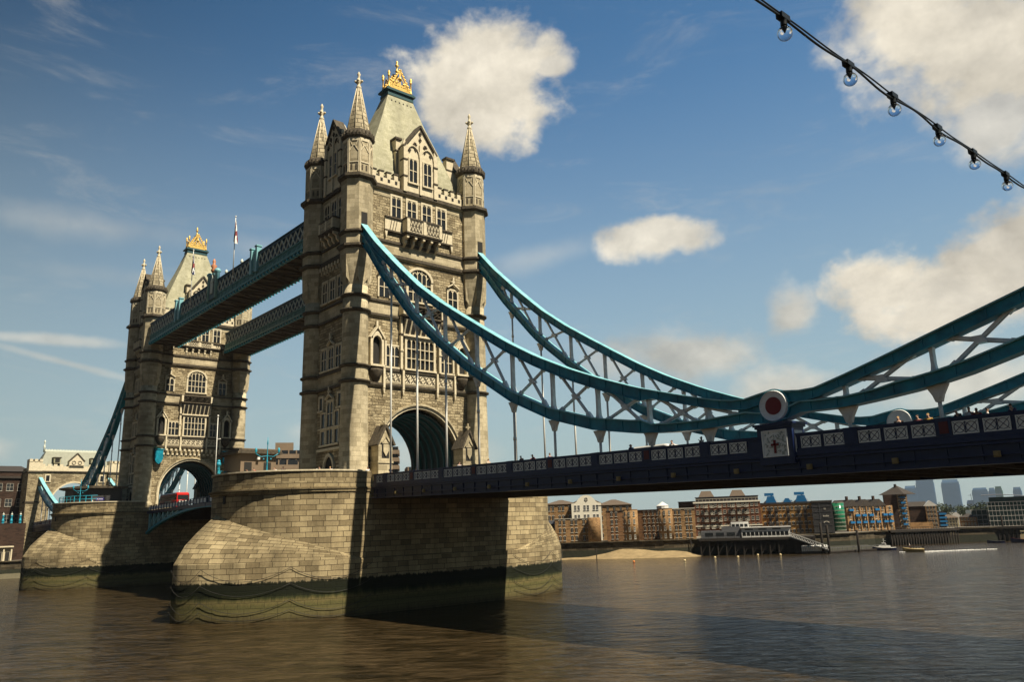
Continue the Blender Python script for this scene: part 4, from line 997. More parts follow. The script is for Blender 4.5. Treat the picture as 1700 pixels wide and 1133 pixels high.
mb=MB(); mb.poly([(-6000,-6000,-4.5),(6000,-6000,-4.5),(6000,6000,-4.5),(-6000,6000,-4.5)]); tag(mb.build('river_bed',M['mud']),kind='structure')
M['ground']=mat('quay_ground',(.16,.14,.11),.95,noise=.3,nscale=.3)
M['quay']=masonry('quay_wall',(.07,.055,.03),(.12,.095,.06),(.03,.025,.015),1.2,.5,.03,.02,.9,.5)
M['quaydark']=mat('weedy_quay',(.018,.02,.008),.9,noise=.5,nscale=1.5,bump=.5,bscale=4)
M['sand']=mat('sand',(.25,.18,.085),.95,noise=.25,nscale=.6,bump=.3,bscale=3,col2=(.33,.24,.12))
# far bank: land behind a quay line
Q=[(-150,-60),(-141,-23),(-141,-14),(-149,0),(-151,22),(-120,52),(-92,68),(-64,82.5),(-41.5,104),(-36,113),(-18,152),(-19,168),(-7,192),(6,206),(60,262),(400,520),(2200,1900)]
mb=MB(); top=4.7
mb.poly([(x,y,top) for x,y in Q]+[(2200,4400,top),(-4400,4400,top),(-4400,-2500,top),(-600,-2500,top)])
tag(mb.build('ground',M['ground']),kind='structure')
mb=MB()
for (a,b),(c,d) in zip(Q,Q[1:]):
    mb.poly([(a,b,-4),(c,d,-4),(c,d,2.9),(a,b,2.9)],1)
    n=Vector((d-b,-(c-a),0)).normalized()*-.12
    mb.poly([(a,b,2.9),(c,d,2.9),(c,d,top+.0),(a,b,top+.0)],0); mb.ext([(a,b,top+.004),(c,d,top+.004),(c,d,top+.25),(a,b,top+.25)],(.4*(1 if 1 else 0),-.3,0),0)
tag(mb.build('quay_wall',[M['quay'],M['quaydark']]),'long low stone river wall, weedy below, in front of the buildings on the far bank','river wall',kind='structure')
# sand mound of the foreshore
def heightsheet(name,poly_fn,nx,ny,m,**k):
    mb=MB(); g=[[mb.P(poly_fn(i/nx,j/ny)) for j in range(ny+1)] for i in range(nx+1)]
    for i in range(nx):
        for j in range(ny): mb.F([g[i][j],g[i+1][j],g[i+1][j+1],g[i][j+1]],0,None,True)
    return tag(mb.build(name,m),**k)
def beach(u,v):
    A=Vector((-63,83.2)); B=Vector((-36,112)); p=A.lerp(B,u); n=Vector((.73,-.68))
    wdt=6.5+5.5*math.exp(-((u-.95)/.35)**2)
    z=.5+2.6*(1-v)**1.3*(.28+.85*math.exp(-((u-.53)/.17)**2)+.42*math.exp(-((u-.8)/.16)**2))*(1-.5*max(0,u-.9)/.1)
    q=p+n*wdt*v; return (q.x,q.y,z+.05*math.sin(u*40+v*9)+(0 if v<1 else -.5))
heightsheet('beach',beach,50,10,M['sand'],kind='structure')
def shoal(u,v):
    p=Vector((-31,118)).lerp(Vector((-14,153)),u)+Vector((.9,-.45))*(5*v); return (p.x,p.y,1.9-1.3*v)
heightsheet('beach',shoal,20,4,mat('wet_foreshore',(.03,.027,.014),.8,noise=.4,nscale=1),kind='structure')
def shoal2(u,v):
    p=Vector((-141.5,-30)).lerp(Vector((-140.8,-8)),u)+Vector((4.0,-.5))*v; return (p.x,p.y,2.0-1.3*v+.1*math.sin(u*60)*math.sin(v*20))
heightsheet('beach',shoal2,40,8,mat('shingle',(.11,.095,.055),.9,noise=.5,nscale=4,bump=.6,bscale=9),kind='structure')
# ------------------------------------------------------------------ buildings
def brick(name,c,k=.35): return masonry(name,[x*(1-k) for x in c],c,[x*.7 for x in c],.9,.28,.01,.03,.9,.3)
M['brick_tan']=brick('tan_brick',(.40,.235,.105)); M['brick_yel']=brick('yellow_brick',(.46,.25,.075)); M['brick_red']=brick('red_brown_brick',(.25,.105,.055))
M['brick_brown']=brick('brown_brick',(.30,.16,.075)); M['brick_dk']=brick('dark_brick',(.07,.04,.027)); M['cream']=mat('cream_render',(.80,.74,.60),.8,noise=.06)
M['slate']=mat('roof_tiles',(.040,.030,.022),.85,noise=.3,nscale=2); M['rooftan']=mat('tan_roof',(.11,.078,.052),.85,noise=.2); M['bluep']=mat('bright_blue_paint',(.012,.15,.36),.45,noise=.15)
M['sill']=mat('pale_sill',(.62,.57,.47),.7); M['grey']=mat('grey_cladding',(.12,.12,.125),.6,noise=.2); M['greyd']=mat('charcoal_cladding',(.035,.033,.033),.6,noise=.3)
M['greeng']=mat('green_glass',(.02,.16,.08),.15,noise=.2); M['cyang']=mat('grey_green_glass',(.035,.075,.07),.15,noise=.4,nscale=.6); M['whitep']=mat('white_paint',(.75,.73,.68),.5,noise=.08)
M['concrete']=mat('brown_concrete',(.21,.15,.095),.85,noise=.2,nscale=.3); M['timber']=mat('black_timber',(.025,.018,.012),.9,noise=.5,nscale=2); M['paleyel']=mat('pale_yellow_render',(.62,.52,.30),.8)
M['haztower']=mat('hazy_tower_glass',(.15,.30,.50),.5,noise=.1,nscale=.01)  # distance haze painted in as a bluer base colour
winmesh={}
def wall_window(T,u,z,w_,h,parent,kind='plain',frm=None,n=1):
    """a small set-back looking window: pale reveal, dark pane; meshes are shared by size"""
    key=(round(w_,2),round(h,2),kind,frm)
    p=Vector(T(u,0,z)); q=Vector(T(u+1,0,z))-p; ang=math.atan2(q.y,q.x); org=ORG[parent.name]
    if key not in winmesh:
        T0=lambda u,d,z:(u,-d,z)
        mb=MB(T0); fr=.045; w_*=1.12; h*=1.05
        if kind=='arch':
            P=arch_pts(w_/2,h-w_*.35,w_*.35,6); Q=arch_pts(w_/2+.1,h-w_*.35,w_*.35+.1,6)
            for i in range(len(P)-1): mb.ext([(P[i][0],0,P[i][1]),(P[i+1][0],0,P[i+1][1]),(Q[i+1][0],0,Q[i+1][1]),(Q[i][0],0,Q[i][1])],(0,.08,0),0)
            mb.ext([(-w_/2,.01,0)]+[(x,.01,zz) for x,zz in P]+[(w_/2,.01,0)],(0,.02,0),1)
            mb.box(-.02,.02,.03,.06,0,h,0)
        else:
            mb.box(-w_/2-fr,-w_/2,0,.06,0,h); mb.box(w_/2,w_/2+fr,0,.06,0,h); mb.box(-w_/2-fr,w_/2+fr,0,.06,h,h+fr); mb.box(-w_/2,w_/2,.01,.03,0,h,1)
            mb.box(-.02,.02,.03,.05,0,h); mb.box(-w_/2,w_/2,.03,.05,h*.5-.02,h*.5+.02)
        mb.box(-w_/2-.1,w_/2+.1,0,.14,-.1,0)
        sv=mb; ORG['__z']=Vector((0,0,0)); class_=type('D',(),{'name':'__z'})
        me=bpy.data.meshes.new('window'); me.from_pydata([v for v in mb.v],[],mb.f)
        me.materials.append(M[frm or 'sill']); me.materials.append(M['glass'])
        for pl,mi in zip(me.polygons,mb.m): pl.material_index=mi
        winmesh[key]=me
    o=bpy.data.objects.new('window',winmesh[key]); COL.objects.link(o); o.parent=parent; o.location=p-org; o.rotation_euler=(0,0,ang); ORG[o.name]=p
    return o
def block(name,label,cat,a,b,depth,z0,z1,wm,rows=0,cols=0,ww=.55,wh=.9,kind='plain',roof=None,rh=2,roofm='slate',group=None,zr=None,pairs=False,frm=None,parent=None,ov=.3,skip=(),m0=.8):
    """rectangular building; a->b is its river front as seen left to right"""
    a,b=Vector((*a,0)),Vector((*b,0)); t=(b-a).normalized(); n=Vector((t.y,-t.x,0)); L_=(b-a).length
    th=parent or thing(name,label,cat,((a.x+b.x)/2,(a.y+b.y)/2,z0),group)
    T=frame(a,t,n)
    mb=MB(T); mb.box(0,L_,-depth,0,z0,z1); mb.build('wall',M[wm] if isinstance(wm,str) else wm,th)
    if roof:
        mb=MB(T)
        if roof=='hip':
            r=min(L_,depth)/2*.95; mb.loft([[(-ov,ov,z1),(L_+ov,ov,z1),(L_+ov,-depth-ov,z1),(-ov,-depth-ov,z1)],[(r,-depth/2+.1,z1+rh),(L_-r,-depth/2+.1,z1+rh),(L_-r,-depth/2-.1,z1+rh),(r,-depth/2-.1,z1+rh)]])
        elif roof=='pyr': mb.loft([[(-ov,ov,z1),(L_+ov,ov,z1),(L_+ov,-depth-ov,z1),(-ov,-depth-ov,z1)],[(L_/2-.15,-depth/2+.1,z1+rh),(L_/2+.15,-depth/2+.1,z1+rh),(L_/2+.15,-depth/2-.1,z1+rh),(L_/2-.15,-depth/2-.1,z1+rh)]])
        elif roof=='ridge': mb.ext([(-ov,ov,z1),(-ov,-depth-ov,z1),(-ov,-depth/2,z1+rh)],(L_+2*ov,0,0))
        elif roof=='flat': mb.box(-.12,L_+.12,-depth-.1,.15,z1,z1+rh)
        elif roof=='mono': mb.ext([(-ov,ov,z1),(-ov,-depth,z1+rh),(-ov,-depth,z1)],(L_+2*ov,0,0))
        mb.build('roof',M[roofm],th)
    if rows:
        H=(zr or (z1-z0))/rows
        for r in range(rows):
            for c in range(cols):
                if (r,c) in skip: continue
                u=m0+(c+.5)*(L_-2*m0)/cols
                if pairs: u+=(.14 if c%2==0 else -.14)*(L_-2*m0)/cols
                wall_window(T,u,z0+H*r+H*.28,ww,min(wh,H*.66),th,kind,frm)
    return th,T,L_
G='riverside buildings on the far bank'
B=block('warehouse','flat roofed tan brick building left of the cream gabled one','building',(-81.6,101.4),(-75.1,108.2),9,4.7,15.0,'brick_tan',4,6,.55,1.3,'arch','hip',1.3,'rooftan',G,pairs=True,m0=.3)
# cream gabled building
th,T,L_=block('gabled_house','cream white building with a curved gable and a round window','building',(-74.6,105.2),(-68.6,111.0),9,4.7,15.0,'cream',4,6,.5,1.25,'plain',None,0,'slate',G,pairs=True,m0=.25,frm='whitep')
mb=MB(T); c=L_/2; P=[(c-4.1,15),(c-3.2,15.1),(c-2.7,15.5),(c-2.2,16.2),(c-1.4,16.9),(c-.6,17.25),(c+.6,17.25),(c+1.4,16.9),(c+2.2,16.2),(c+2.7,15.5),(c+3.2,15.1),(c+4.1,15)]
mb.ext([(x,0,z) for x,z in P],(0,-.8,0)); mb.build('curved_gable',M['cream'],th)
mb=MB(T); mb.ext([(c+.5*math.cos(k*PI/6),.02,16.0+.6*math.sin(k*PI/6)) for k in range(12)],(0,.03,0)); mb.build('round_window',M['glass'],th)
mb=MB(T); mb.box(c-.05,c+.05,.06,.1,15.4,16.6); mb.box(c-.5,c+.5,.06,.1,15.95,16.05); mb.build('glazing_bar',M['cream'],th)
mb=MB(T); mb.ext([(-.2,-.8,15),(L_/2,-.8,17),(L_+.2,-.8,15)],(0,-8.2,0)); mb.build('roof',M['rooftan'],th)
block('warehouse','brown brick building with a hipped roof behind the cream gable on its right','building',(-69.6,110.3),(-62.6,117),9,4.7,14.3,'brick_tan',4,5,.5,1.2,'arch','hip',1.6,'rooftan',G,m0=.3)
block('cottage','small dark brick house with white sash windows beside the pier','building',(-70.5,87.0),(-65.6,92.0),6,4.7,9.6,'brick_dk',3,3,.55,.95,'plain','ridge',.9,'greyd',G,frm='whitep',m0=.2)
th,T,L_=block('warehouse','low tan brick wing with arched windows, lowest of the row','building',(-65.4,89.8),(-58.2,96.6),6,4.7,10.75,'brick_tan',3,6,.5,1.15,'arch','flat',.12,'sill',G,pairs=True,m0=.3)
mb=MB(); mb.lathe(-57.2,95.9,[(1.7,4.7),(1.7,10.75),(1.5,10.9)],20); mb.build('round_corner',M['brick_tan'],th)
# block with two drum towers; shaded wings painted browner than the lit front
th,T,L_=block('warehouse','brick block with two round towers, its recessed wings browned as shade','building',(-58.4,102.0),(-53.2,106.9),8,4.7,12.4,'brick_brown',4,4,.45,1.1,'arch','flat',.15,'slate',G,pairs=True,m0=.3)
block('','','',(-53.7,109.0),(-46.4,112.8),6,4.7,12.4,'brick_brown',4,5,.45,1.1,'arch','flat',.15,'slate',parent=th,m0=1.2)
block('','','',(-42.9,109.4),(-38.4,113.3),7,4.7,12.4,'brick_tan',4,4,.5,1.15,'arch','flat',.15,'sill',parent=th,pairs=True,m0=.25)
for x,y in((-50.6,102.6),(-44.3,108.9)):
    mb=MB(); mb.lathe(x,y,[(1.85,4.7),(1.85,12.5)],24); mb.lathe(x,y,[(1.9,12.5),(1.9,12.65)],24); mb.build('drum_tower',M['brick_tan'],th)
    for r in range(4):
        for a in(-100,-60,-20):
            d=Vector((math.cos(R(a)),math.sin(R(a)),0)); tt=Vector((-d.y,d.x,0)); Tt=frame(Vector((x,y,0))+d*1.83,tt,d); wall_window(Tt,0,5.3+r*1.9,.36,1.0,th,'plain')
mb=MB(); mb.lathe(-50.4,115.5,[(1.6,12.5),(1.6,13.4),(1.7,13.45),(.1,14.5)],12,sm=False); mb.build('roof_lantern',M['whitep'],th)
# big red-brown flats
th,T,L_=block('apartment_building','large red-brown brick flats with cream bands and two glazed roof pavilions','building',(-53.0,132.6),(-38.1,142.9),9,4.7,14.3,'brick_red',5,14,.6,.95,'plain',None,0,'slate',G,m0=.4,frm='sill')
mb=MB(T); mb.box(-.15,L_+.15,0,.18,14.0,14.4); mb.box(-.1,L_+.1,0,.15,7.55,7.8); mb.box(0,L_,0,.1,4.7,4.9); mb.build('stone_band',M['cream'],th)
mb=MB(T); mb.box(.6,L_-.4,-8,-1.2,14.3,15.6); mb.box(.4,L_-.2,-8.2,-1.0,15.6,15.75); mb.build('penthouse',M['greyd'],th)
mb=MB(T)
for k in range(18): mb.box(.5+k*.97,.56+k*.97,-.3,-.25,14.4,15.2)
mb.box(.3,L_-.3,-.32,-.25,15.1,15.2); mb.build('roof_rail',M['sill'],th)
for u in(3.6,12.2):
    mb=MB(T); mb.loft([[(u-2.2,-2,15.75),(u+2.2,-2,15.75),(u+2.2,-6,15.75),(u-2.2,-6,15.75)],[(u-1.3,-3.5,17.5),(u+1.3,-3.5,17.5),(u+1.3,-4.5,17.5),(u-1.3,-4.5,17.5)]])
    mb.build('glazed_pavilion',M['rooftan'],th)
for u in(3.3,5.1,7.1,10.6,12.4,14.3):
    for r in(1,2,3,4):
        mb=MB(T); z=4.7+1.92*r+.35; mb.box(u-.55,u+.55,0,.8,z-.1,z); mb.box(u-.55,u+.55,.72,.78,z+.45,z+.52)
        for k in range(6): mb.box(u-.52+k*.2,u-.49+k*.2,.73,.77,z,z+.45)
        mb.box(u-.4,u+.4,.01,.03,z,z+1.1,1); mb.build('balcony',[M['sill'],M['glass']],th)
block('','','',(-57.6,131.6),(-53.1,132.7),8,4.7,14.5,'brick_dk',parent=th,roof='flat',rh=.2)  # shaded side wall of the flats, its shade painted in as dark brick
# yellow brick with blue roof dormers
th,T,L_=block('apartment_building','orange-yellow brick warehouse flats with bright blue roof gables','building',(-41.4,148.0),(-28.6,155.5),8,4.7,13.1,'brick_yel',4,13,.55,.8,'arch','flat',.5,'greyd',G,m0=.4)
for u,w_,h in((3.0,3.0,2.6),(7.4,2.2,1.6),(11.2,3.2,2.6)):
    mb=MB(T); mb.ext([(u-w_/2,-1,13.6),(u+w_/2,-1,13.6),(u+w_/2-.6,-1,13.6+h*.7),(u-w_/2+.6,-1,13.6+h*.7)],(0,-3,0))
    if h>2: mb.box(u-w_*.55,u+w_*.3,-2.5,-1.2,13.6+h*.75,13.6+h*1.05)
    mb.build('roof_gable',M['bluep'],th)
    mb=MB(T); mb.ext([(u-w_/2-.7,-1.6,13.6),(u+w_/2+.7,-1.6,13.6),(u+.3,-1.6,13.6+h*.8)],(0,-5,0)); mb.build('white_roof',M['whitep'],th)
for u in(2.4,4.2,7.4,10.2,11.9):
    mb=MB(T); mb.box(u-.35,u+.35,.01,.04,5.0,12.6); mb.build('loading_bay',M['greyd'],th)
    for r in range(4):
        mb=MB(T); z=5.4+r*1.95; mb.box(u-.5,u+.5,0,.6,z,z+.08); mb.box(u-.5,u+.5,.55,.6,z+.08,z+.6); mb.build('balcony',M['slate'],th)
# dark building with the green glass bay
th,T,L_=block('office_building','dark grey metal clad block with a rounded green glass bay on its right','building',(-28.6,153.3),(-24.0,155.9),6,3.5,13.2,'greyd',None or 0,0,roof='flat',rh=.5,roofm='slate',group=G)
mb=MB(T)
for z in(5.2,7.0,8.8,10.6,12.0): mb.box(.2,L_-.3,0,.08,z,z+.05)
mb.box(2.2,4.2,0,.06,7.5,7.54); mb.box(1.9,2.0,0,.1,3.6,13); mb.build('cladding_rib',M['grey'],th)
# pale marks of the banner on the dark cladding (too small to read)
mb=MB(T)
for k in range(2): mb.box(3.1+k*.28,3.22+k*.28,.09,.12,11.2,11.65)
for k in range(7): mb.box(2.7+k*.22,2.84+k*.22,.09,.12,9.3,9.3+(.42 if k in(0,4) else .28))
mb.ext([(3.4+.75*math.cos(PI*k/8),.09,7.7+.4*math.sin(PI*k/8)) for k in range(9)]+[(3.4+.55*math.cos(PI*k/8),.09,7.6+.35*math.sin(PI*k/8)) for k in range(8,-1,-1)],(0,.03,0))
mb.build('banner_marks',M['sill'],th)
mb=MB(); mb.lathe(-24.7,160.0,[(1.75,5.4),(1.75,13.0)],24); mb.build('glass_bay',M['greeng'],th)
for k in range(8): mb=MB(); mb.lathe(-24.7,160.0,[(1.8,5.4+k*1.08),(1.8,5.48+k*1.08)],24); mb.build('floor_edge',M['sill'],th)
# brick with blue balconies
th,T,L_=block('apartment_building','long brick warehouse flats with rows of blue balconies and gabled roofs','building',(-30.6,176.6),(-24.2,192.6),8,4.7,12.0,'brick_tan',4,12,.6,1.0,'arch',None,0,'slate',G,m0=.4)
for u in(2.4,7.2,12.4):
    mb=MB(T); mb.ext([(u-2.6,.25,11.9),(u+2.6,.25,11.9),(u,.25,14.0)],(0,-8,0)); mb.build('roof',M['slate'],th)
    mb=MB(T); mb.box(u-.3,u+.3,-2.5,-1.9,13.2,15.0); mb.build('chimney',M['brick_dk'],th)
for u in(1.2,3.4,5.8,8.4,10.8,13.6,15.6):
    for z in(7.0,9.0):
        if z==9 and u in(1.2,10.8): z=10.6
        mb=MB(T); mb.box(u-.8,u+.8,0,.8,z,z+.1); mb.box(u-.8,u+.8,.74,.8,z+.1,z+.62); mb.box(u-.8,u-.74,0,.8,z+.1,z+.62); mb.box(u+.74,u+.8,0,.8,z+.1,z+.62); mb.build('balcony',M['bluep'],th)
for u in(2.3,4.7,7.1,9.6,12.2,14.6): mb=MB(T); mb.box(u-.22,u+.22,0,.35,4.7,11.8); mb.build('pier_strip',M['brick_tan'],th)
# pyramid roofed tower; shade on one side painted in as darker brick
th,T,L_=block('apartment_building','brick tower block with a pyramid roof and a side painted dark as shade, tallest brick building on the bank','building',(-26.4,192.6),(-23.2,194.3),6,4.7,15.2,'brick_dk',group=G)
block('','','',(-23.3,194.3),(-21.0,196.2),5,4.7,15.2,'brick_tan',7,3,.45,.8,'arch',parent=th,m0=.2)
c=Vector((-24.6,198)); mb=MB()
mb.loft([[(c.x+x*4.0,c.y+y*4.3,15.2) for x,y in((-1,-1),(1,-1),(1,1),(-1,1))],[(c.x+x*2.2,c.y+y*2.4,16.4) for x,y in((-1,-1),(1,-1),(1,1),(-1,1))],[(c.x+x*.2,c.y+y*.2,17.9) for x,y in((-1,-1),(1,-1),(1,1),(-1,1))]])
mb.box(c.x-.3,c.x+.3,c.y-1,c.y-.4,16.8,18.4); mb.build('roof',M['slate'],th)
for k in range(6):
    mb=MB(); z=6+k*1.6; T2=frame((-23.3,194.3,0),Vector((2.3,1.9,0)).normalized(),Vector((1.9,-2.3,0)).normalized()); mb.T=T2; mb.box(.9,2.2,0,.6,z,z+.5); mb.build('balcony',M['bluep'],th)
th,T,L_=block('warehouse','dark sided brick warehouse with a white gable end, right of the tower block','building',(-26.0,205.2),(-20.6,208.8),7,4.7,11.5,'brick_dk',roof='ridge',rh=1.5,group=G)
block('','','',(-20.6,207.2),(-17.8,208.6),6,4.7,11.5,'brick_tan',5,3,.5,.9,'arch',parent=th,m0=.2)
mb=MB(); mb.ext([(-21,207,11.5),(-17.4,208.8,11.5),(-19.4,207.8,13.2)],(-2,4,0)); mb.build('white_gable',M['whitep'],th)
block('','','',(-24.6,200.6),(-18.2,205.4),2,4.7,6.6,'brick_tan',parent=th)
th,T,L_=block('balcony_stack','narrow block of stacked bright blue balconies beside the pale yellow house','building',(-19.2,213.5),(-17.9,214.3),3,4.7,9.6,'brick_dk',group=G)
for k in range(4): mb=MB(T); mb.box(-.2,L_+.3,0,1.0,5.2+k*1.15,5.8+k*1.15); mb.build('balcony',M['bluep'],th)
block('house','small pale yellow house with a brown roof near the dark jetty','building',(-23.0,222.3),(-17.9,224.4),6,4.7,7.6,'paleyel',3,6,.4,.6,'plain','hip',1.1,'rooftan',G,m0=.2)
block('house','low brown brick house with a long roof left of the glass offices','building',(-19.2,228.8),(-14.6,230.6),6,4.7,7.6,'brick_brown',2,5,.4,.7,'plain','hip',1.1,'slate',G,m0=.2)
th,T,L_=block('office_building','low grey-green glass offices with white frames at the right','building',(-17.5,234.4),(-11.0,238.4),8,4.7,9.9,'cyang',group=G)
mb=MB(T)
for z in(5.2,6.6,8.0,9.7): mb.box(-.3,L_+.2,0,.5,z,z+.16)
for k in range(6): mb.box(k*L_/5-.06,k*L_/5+.06,.3,.42,4.7,9.8)
mb.build('white_frame',M['whitep'],th)
th,T,L_=block('office_building','tall curved-roof glass office at the right edge','building',(-9.6,227.3),(2.5,231.4),9,4.7,12.0,'cyang',group=G)
mb=MB(T); mb.loft([[(x,.8,z-.1),(x,-9.5,z+.1),(x,-9.5,z+.3),(x,.8,z+.02)] for x,z in((-1.5,14.3),(2,14.4),(6,14.2),(10,13.7),(13.5,13.0))]); mb.box(.5,12,-8,-1,12,13.6,1); mb.build('roof',[M['grey'],M['cyang']],th)
mb=MB(T)
for z in(6.2,7.7,9.3,10.8,12.0): mb.box(-.3,L_+.2,0,.5,z,z+.14)
for k in range(13): mb.box(k*1.0-.05,k*1.0+.05,.3,.42,4.7,12)
mb.build('white_frame',M['whitep'],th)
# ------------------------------------------------------------------ far towers in haze
CT=[((-1191.8,2876.5),(-1157,2891.5),101,.6,'far hazy office tower, left half of the joined pair'),((-1156,2893),(-1105,2915),128,1,'tallest far hazy office tower, right half of the joined pair'),
((-1082.7,2921.8),(-1031.7,2941.3),117,1,'broad far hazy office tower standing alone right of the joined pair'),((-998,2953.7),(-954.7,2969),84,1,'lower far hazy office tower left of the greenish one'),
((-951.4,2970),(-934,2976),82,.5,'narrow far hazy tower between the lower one and the greenish one'),((-934,2977),(-915,2982),86,.5,'far hazy tower with a greenish face'),((-884.2,2992.4),(-862,2999),81,.5,'rightmost far hazy tower at the edge of the picture'),((-1031,2985),(-1005,2995),44,.4,'half built low far tower with a crane on top')]
for i,(a,b,z,s,l) in enumerate(CT):
    a,b=Vector((*a,0)),Vector((*b,0)); t=(b-a).normalized(); n=Vector((t.y,-t.x,0)); L_=(b-a).length
    th=thing('office_tower',l,'skyscraper',((a+b)/2)[:],'far towers in the haze'); T=frame(a,t,n)
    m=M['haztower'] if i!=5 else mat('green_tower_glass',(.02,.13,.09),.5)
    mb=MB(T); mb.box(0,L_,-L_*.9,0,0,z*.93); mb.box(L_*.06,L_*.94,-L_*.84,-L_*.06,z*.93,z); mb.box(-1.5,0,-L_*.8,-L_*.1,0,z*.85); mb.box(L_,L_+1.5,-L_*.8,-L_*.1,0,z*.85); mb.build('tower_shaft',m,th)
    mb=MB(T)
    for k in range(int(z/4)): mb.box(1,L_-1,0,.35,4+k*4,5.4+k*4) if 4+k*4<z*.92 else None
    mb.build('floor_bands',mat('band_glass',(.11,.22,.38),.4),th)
    if i==7: mb=MB(T); mb.box(L_*.5,L_*.55,-6,-4,40,66); mb.box(L_*.2,L_*1.1,-5.5,-4.5,60,61); mb.build('crane',M['greyd'],th)
# ------------------------------------------------------------------ trees beyond the wharf
M['leaf']=mat('foliage',(.022,.036,.010),.8,noise=.4,nscale=.6,col2=(.045,.065,.018)); M['bark']=mat('bark',(.06,.045,.03),.9)
def tree_mesh(seed,r,h):
    rnd=random.Random(seed); mb=MB()
    lobes=[(rnd.uniform(-.6,.6)*r,rnd.uniform(-.6,.6)*r,h*rnd.uniform(.5,.9),r*rnd.uniform(.35,.6)) for _ in range(9)]
    for k in range(900):
        c=rnd.choice(lobes); d=Vector((rnd.gauss(0,1),rnd.gauss(0,1),rnd.gauss(0,.8))).normalized()*c[3]*rnd.uniform(.55,1.08)
        p=Vector(c[:3])+d; s=rnd.uniform(.2,.42)*r/4; a=Vector((rnd.gauss(0,1),rnd.gauss(0,1),rnd.gauss(0,1))).normalized(); b=a.cross(Vector((rnd.gauss(0,1),rnd.gauss(0,1),rnd.gauss(0,1)))).normalized()
        mb.poly([p-a*s,p-b*s*.6,p+a*s,p+b*s*.6])
    return mb
tr=[]
for k,(r,h) in enumerate(((4.5,7.5),(3.8,6.6))):
    t=thing('tree','t','tree',(0,0,4.7),'trees behind the far bank houses'); mb=tree_mesh(3+k,r,h); mb.v=[p+Vector((0,0,4.7)) for p in mb.v]; mb.build('crown',M['leaf'],t)
    mb=MB(); mb.tube([(0,0,4.7),(.2,.1,4.7+h*.45),(0,.2,4.7+h*.75)],[.3,.2,.08],6); mb.tube([(.1,0,4.7+h*.4),(1.3,.4,4.7+h*.7)],[.14,.05],5); mb.tube([(.1,0,4.7+h*.4),(-1.2,-.5,4.7+h*.72)],[.14,.05],5); mb.build('trunk',M['bark'],t); tr.append(t)
spots=[(-60,322),(-54,325),(-49,328),(-44,331),(-39,333),(-34,336),(-29,338),(-24,340),(-19,342),(-14,345),(-9,348),(-57,334),(-42,342),(-27,349)]
for i,(x,y) in enumerate(spots):
    o=tr[i] if i<2 else clone(tr[i%2]); o.location=(x,y,4.7); o.rotation_euler.z=i*1.3; o['label']=('%s tree from the left in the dark green belt beyond the low houses'%('first second third fourth fifth sixth seventh eighth ninth tenth eleventh'.split()[i])) if i<11 else 'tree set further back behind the %s of the dark green belt'%('left end','middle','right part')[i-11]
# ------------------------------------------------------------------ jetties, pavilion, gangway, boats
def jetty(label,a,b,depth,z,n,posts=2):
    a,b=Vector((*a,0)),Vector((*b,0)); t=(b-a).normalized(); nn=Vector((t.y,-t.x,0)); L_=(b-a).length; T=frame(a,t,nn)
    th=thing('jetty',label,'jetty',((a+b)/2+Vector((0,0,-1)))[:],'timber jetties')
    mb=MB(T); mb.box(0,L_,-depth,0,z-.35,z); mb.box(-.1,L_+.1,-.05,.12,z-.6,z-.05); mb.build('deck',M['timber'],th)
    mb=MB(T)
    for r in range(posts):
        for k in range(n):
            u=.3+k*(L_-.6)/(n-1); mb.box(u-.15,u+.15,-.5-r*(depth-1)/max(1,posts-1),-.2-r*(depth-1)/max(1,posts-1),-2,z-.3)
    for k in range(n-1): u=.3+k*(L_-.6)/(n-1); mb.bar((u,-.3,1.2),(u+(L_-.6)/(n-1),-.3,z-.5),.12,.14,(0,1,0))
    mb.box(0,L_,-depth+.05,-depth+.2,0,z-.4)
    mb.build('piles',M['timber'],th)
    mb=MB(T)
    for k in range(n): u=.3+k*(L_-.6)/(n-1); mb.box(u-.03,u+.03,-.1,-.04,z,z+.7)
    mb.box(0,L_,-.1,-.04,z+.62,z+.7); mb.build('handrail',M['iron'],th)
    return T,L_
T,L_=jetty('black timber jetty below the white riverside pavilion',(-34.4,108.9),(-11.9,123.7),9,4.95,14)
T2,L2=jetty('long dark piled jetty in front of the low brick houses',(-15.8,171.0),(-4.6,188.7),6,5.0,26)
T3,L3=jetty('dark piled jetty behind the moored tugs at the right edge',(-7.8,195.6),(16,208),5,5.0,24)
th=thing('riverside_pavilion','low white pavilion with a dark grey annex on the black jetty','building',T(8,-4,4.95),None)
mb=MB(T); mb.box(.5,10.2,-6,-1,4.98,6.7); mb.box(5.5,9.9,-6,-2,6.7,7.6); mb.build('annex',M['grey'],th)
mb=MB(T); mb.box(10.2,21.4,-5,-.8,4.98,5.3); mb.box(10.2,21.4,-5,-.8,6.3,7.25); mb.box(21.0,21.4,-5,-.8,5.3,6.3); mb.box(7.8,12.0,-6,-3,7.25,8.7); mb.box(10.0,21.7,-5.2,-.5,7.25,7.4)
for k in range(12): mb.box(10.2+k*.98,10.35+k*.98,-1,-.78,5.3,6.3)
mb.build('white_walls',M['whitep'],th)
mb=MB(T); mb.box(10.3,21.2,-4.8,-.95,5.3,6.3)
for k in range(3): mb.box(11.0+k*3.2,12.9+k*3.2,-.8,-.74,6.75,7.0)
for k in range(4): mb.box(8.0+k*1.0,8.75+k*1.0,-3,-2.95,7.5,8.2)
for k in range(3): mb.box(1.5+k*2.6,3.4+k*2.6,-1,-.96,5.5,6.3)
mb.build('glazing',M['glass'],th)
th=thing('gangway','white lattice gangway sloping down from the pavilion to the pontoon','gangway',(-16.6,119.8,5),None)
A=Vector((-16.0,119.4,5.0)); Bv=Vector((-8.9,123.6,1.7)); mb=MB()
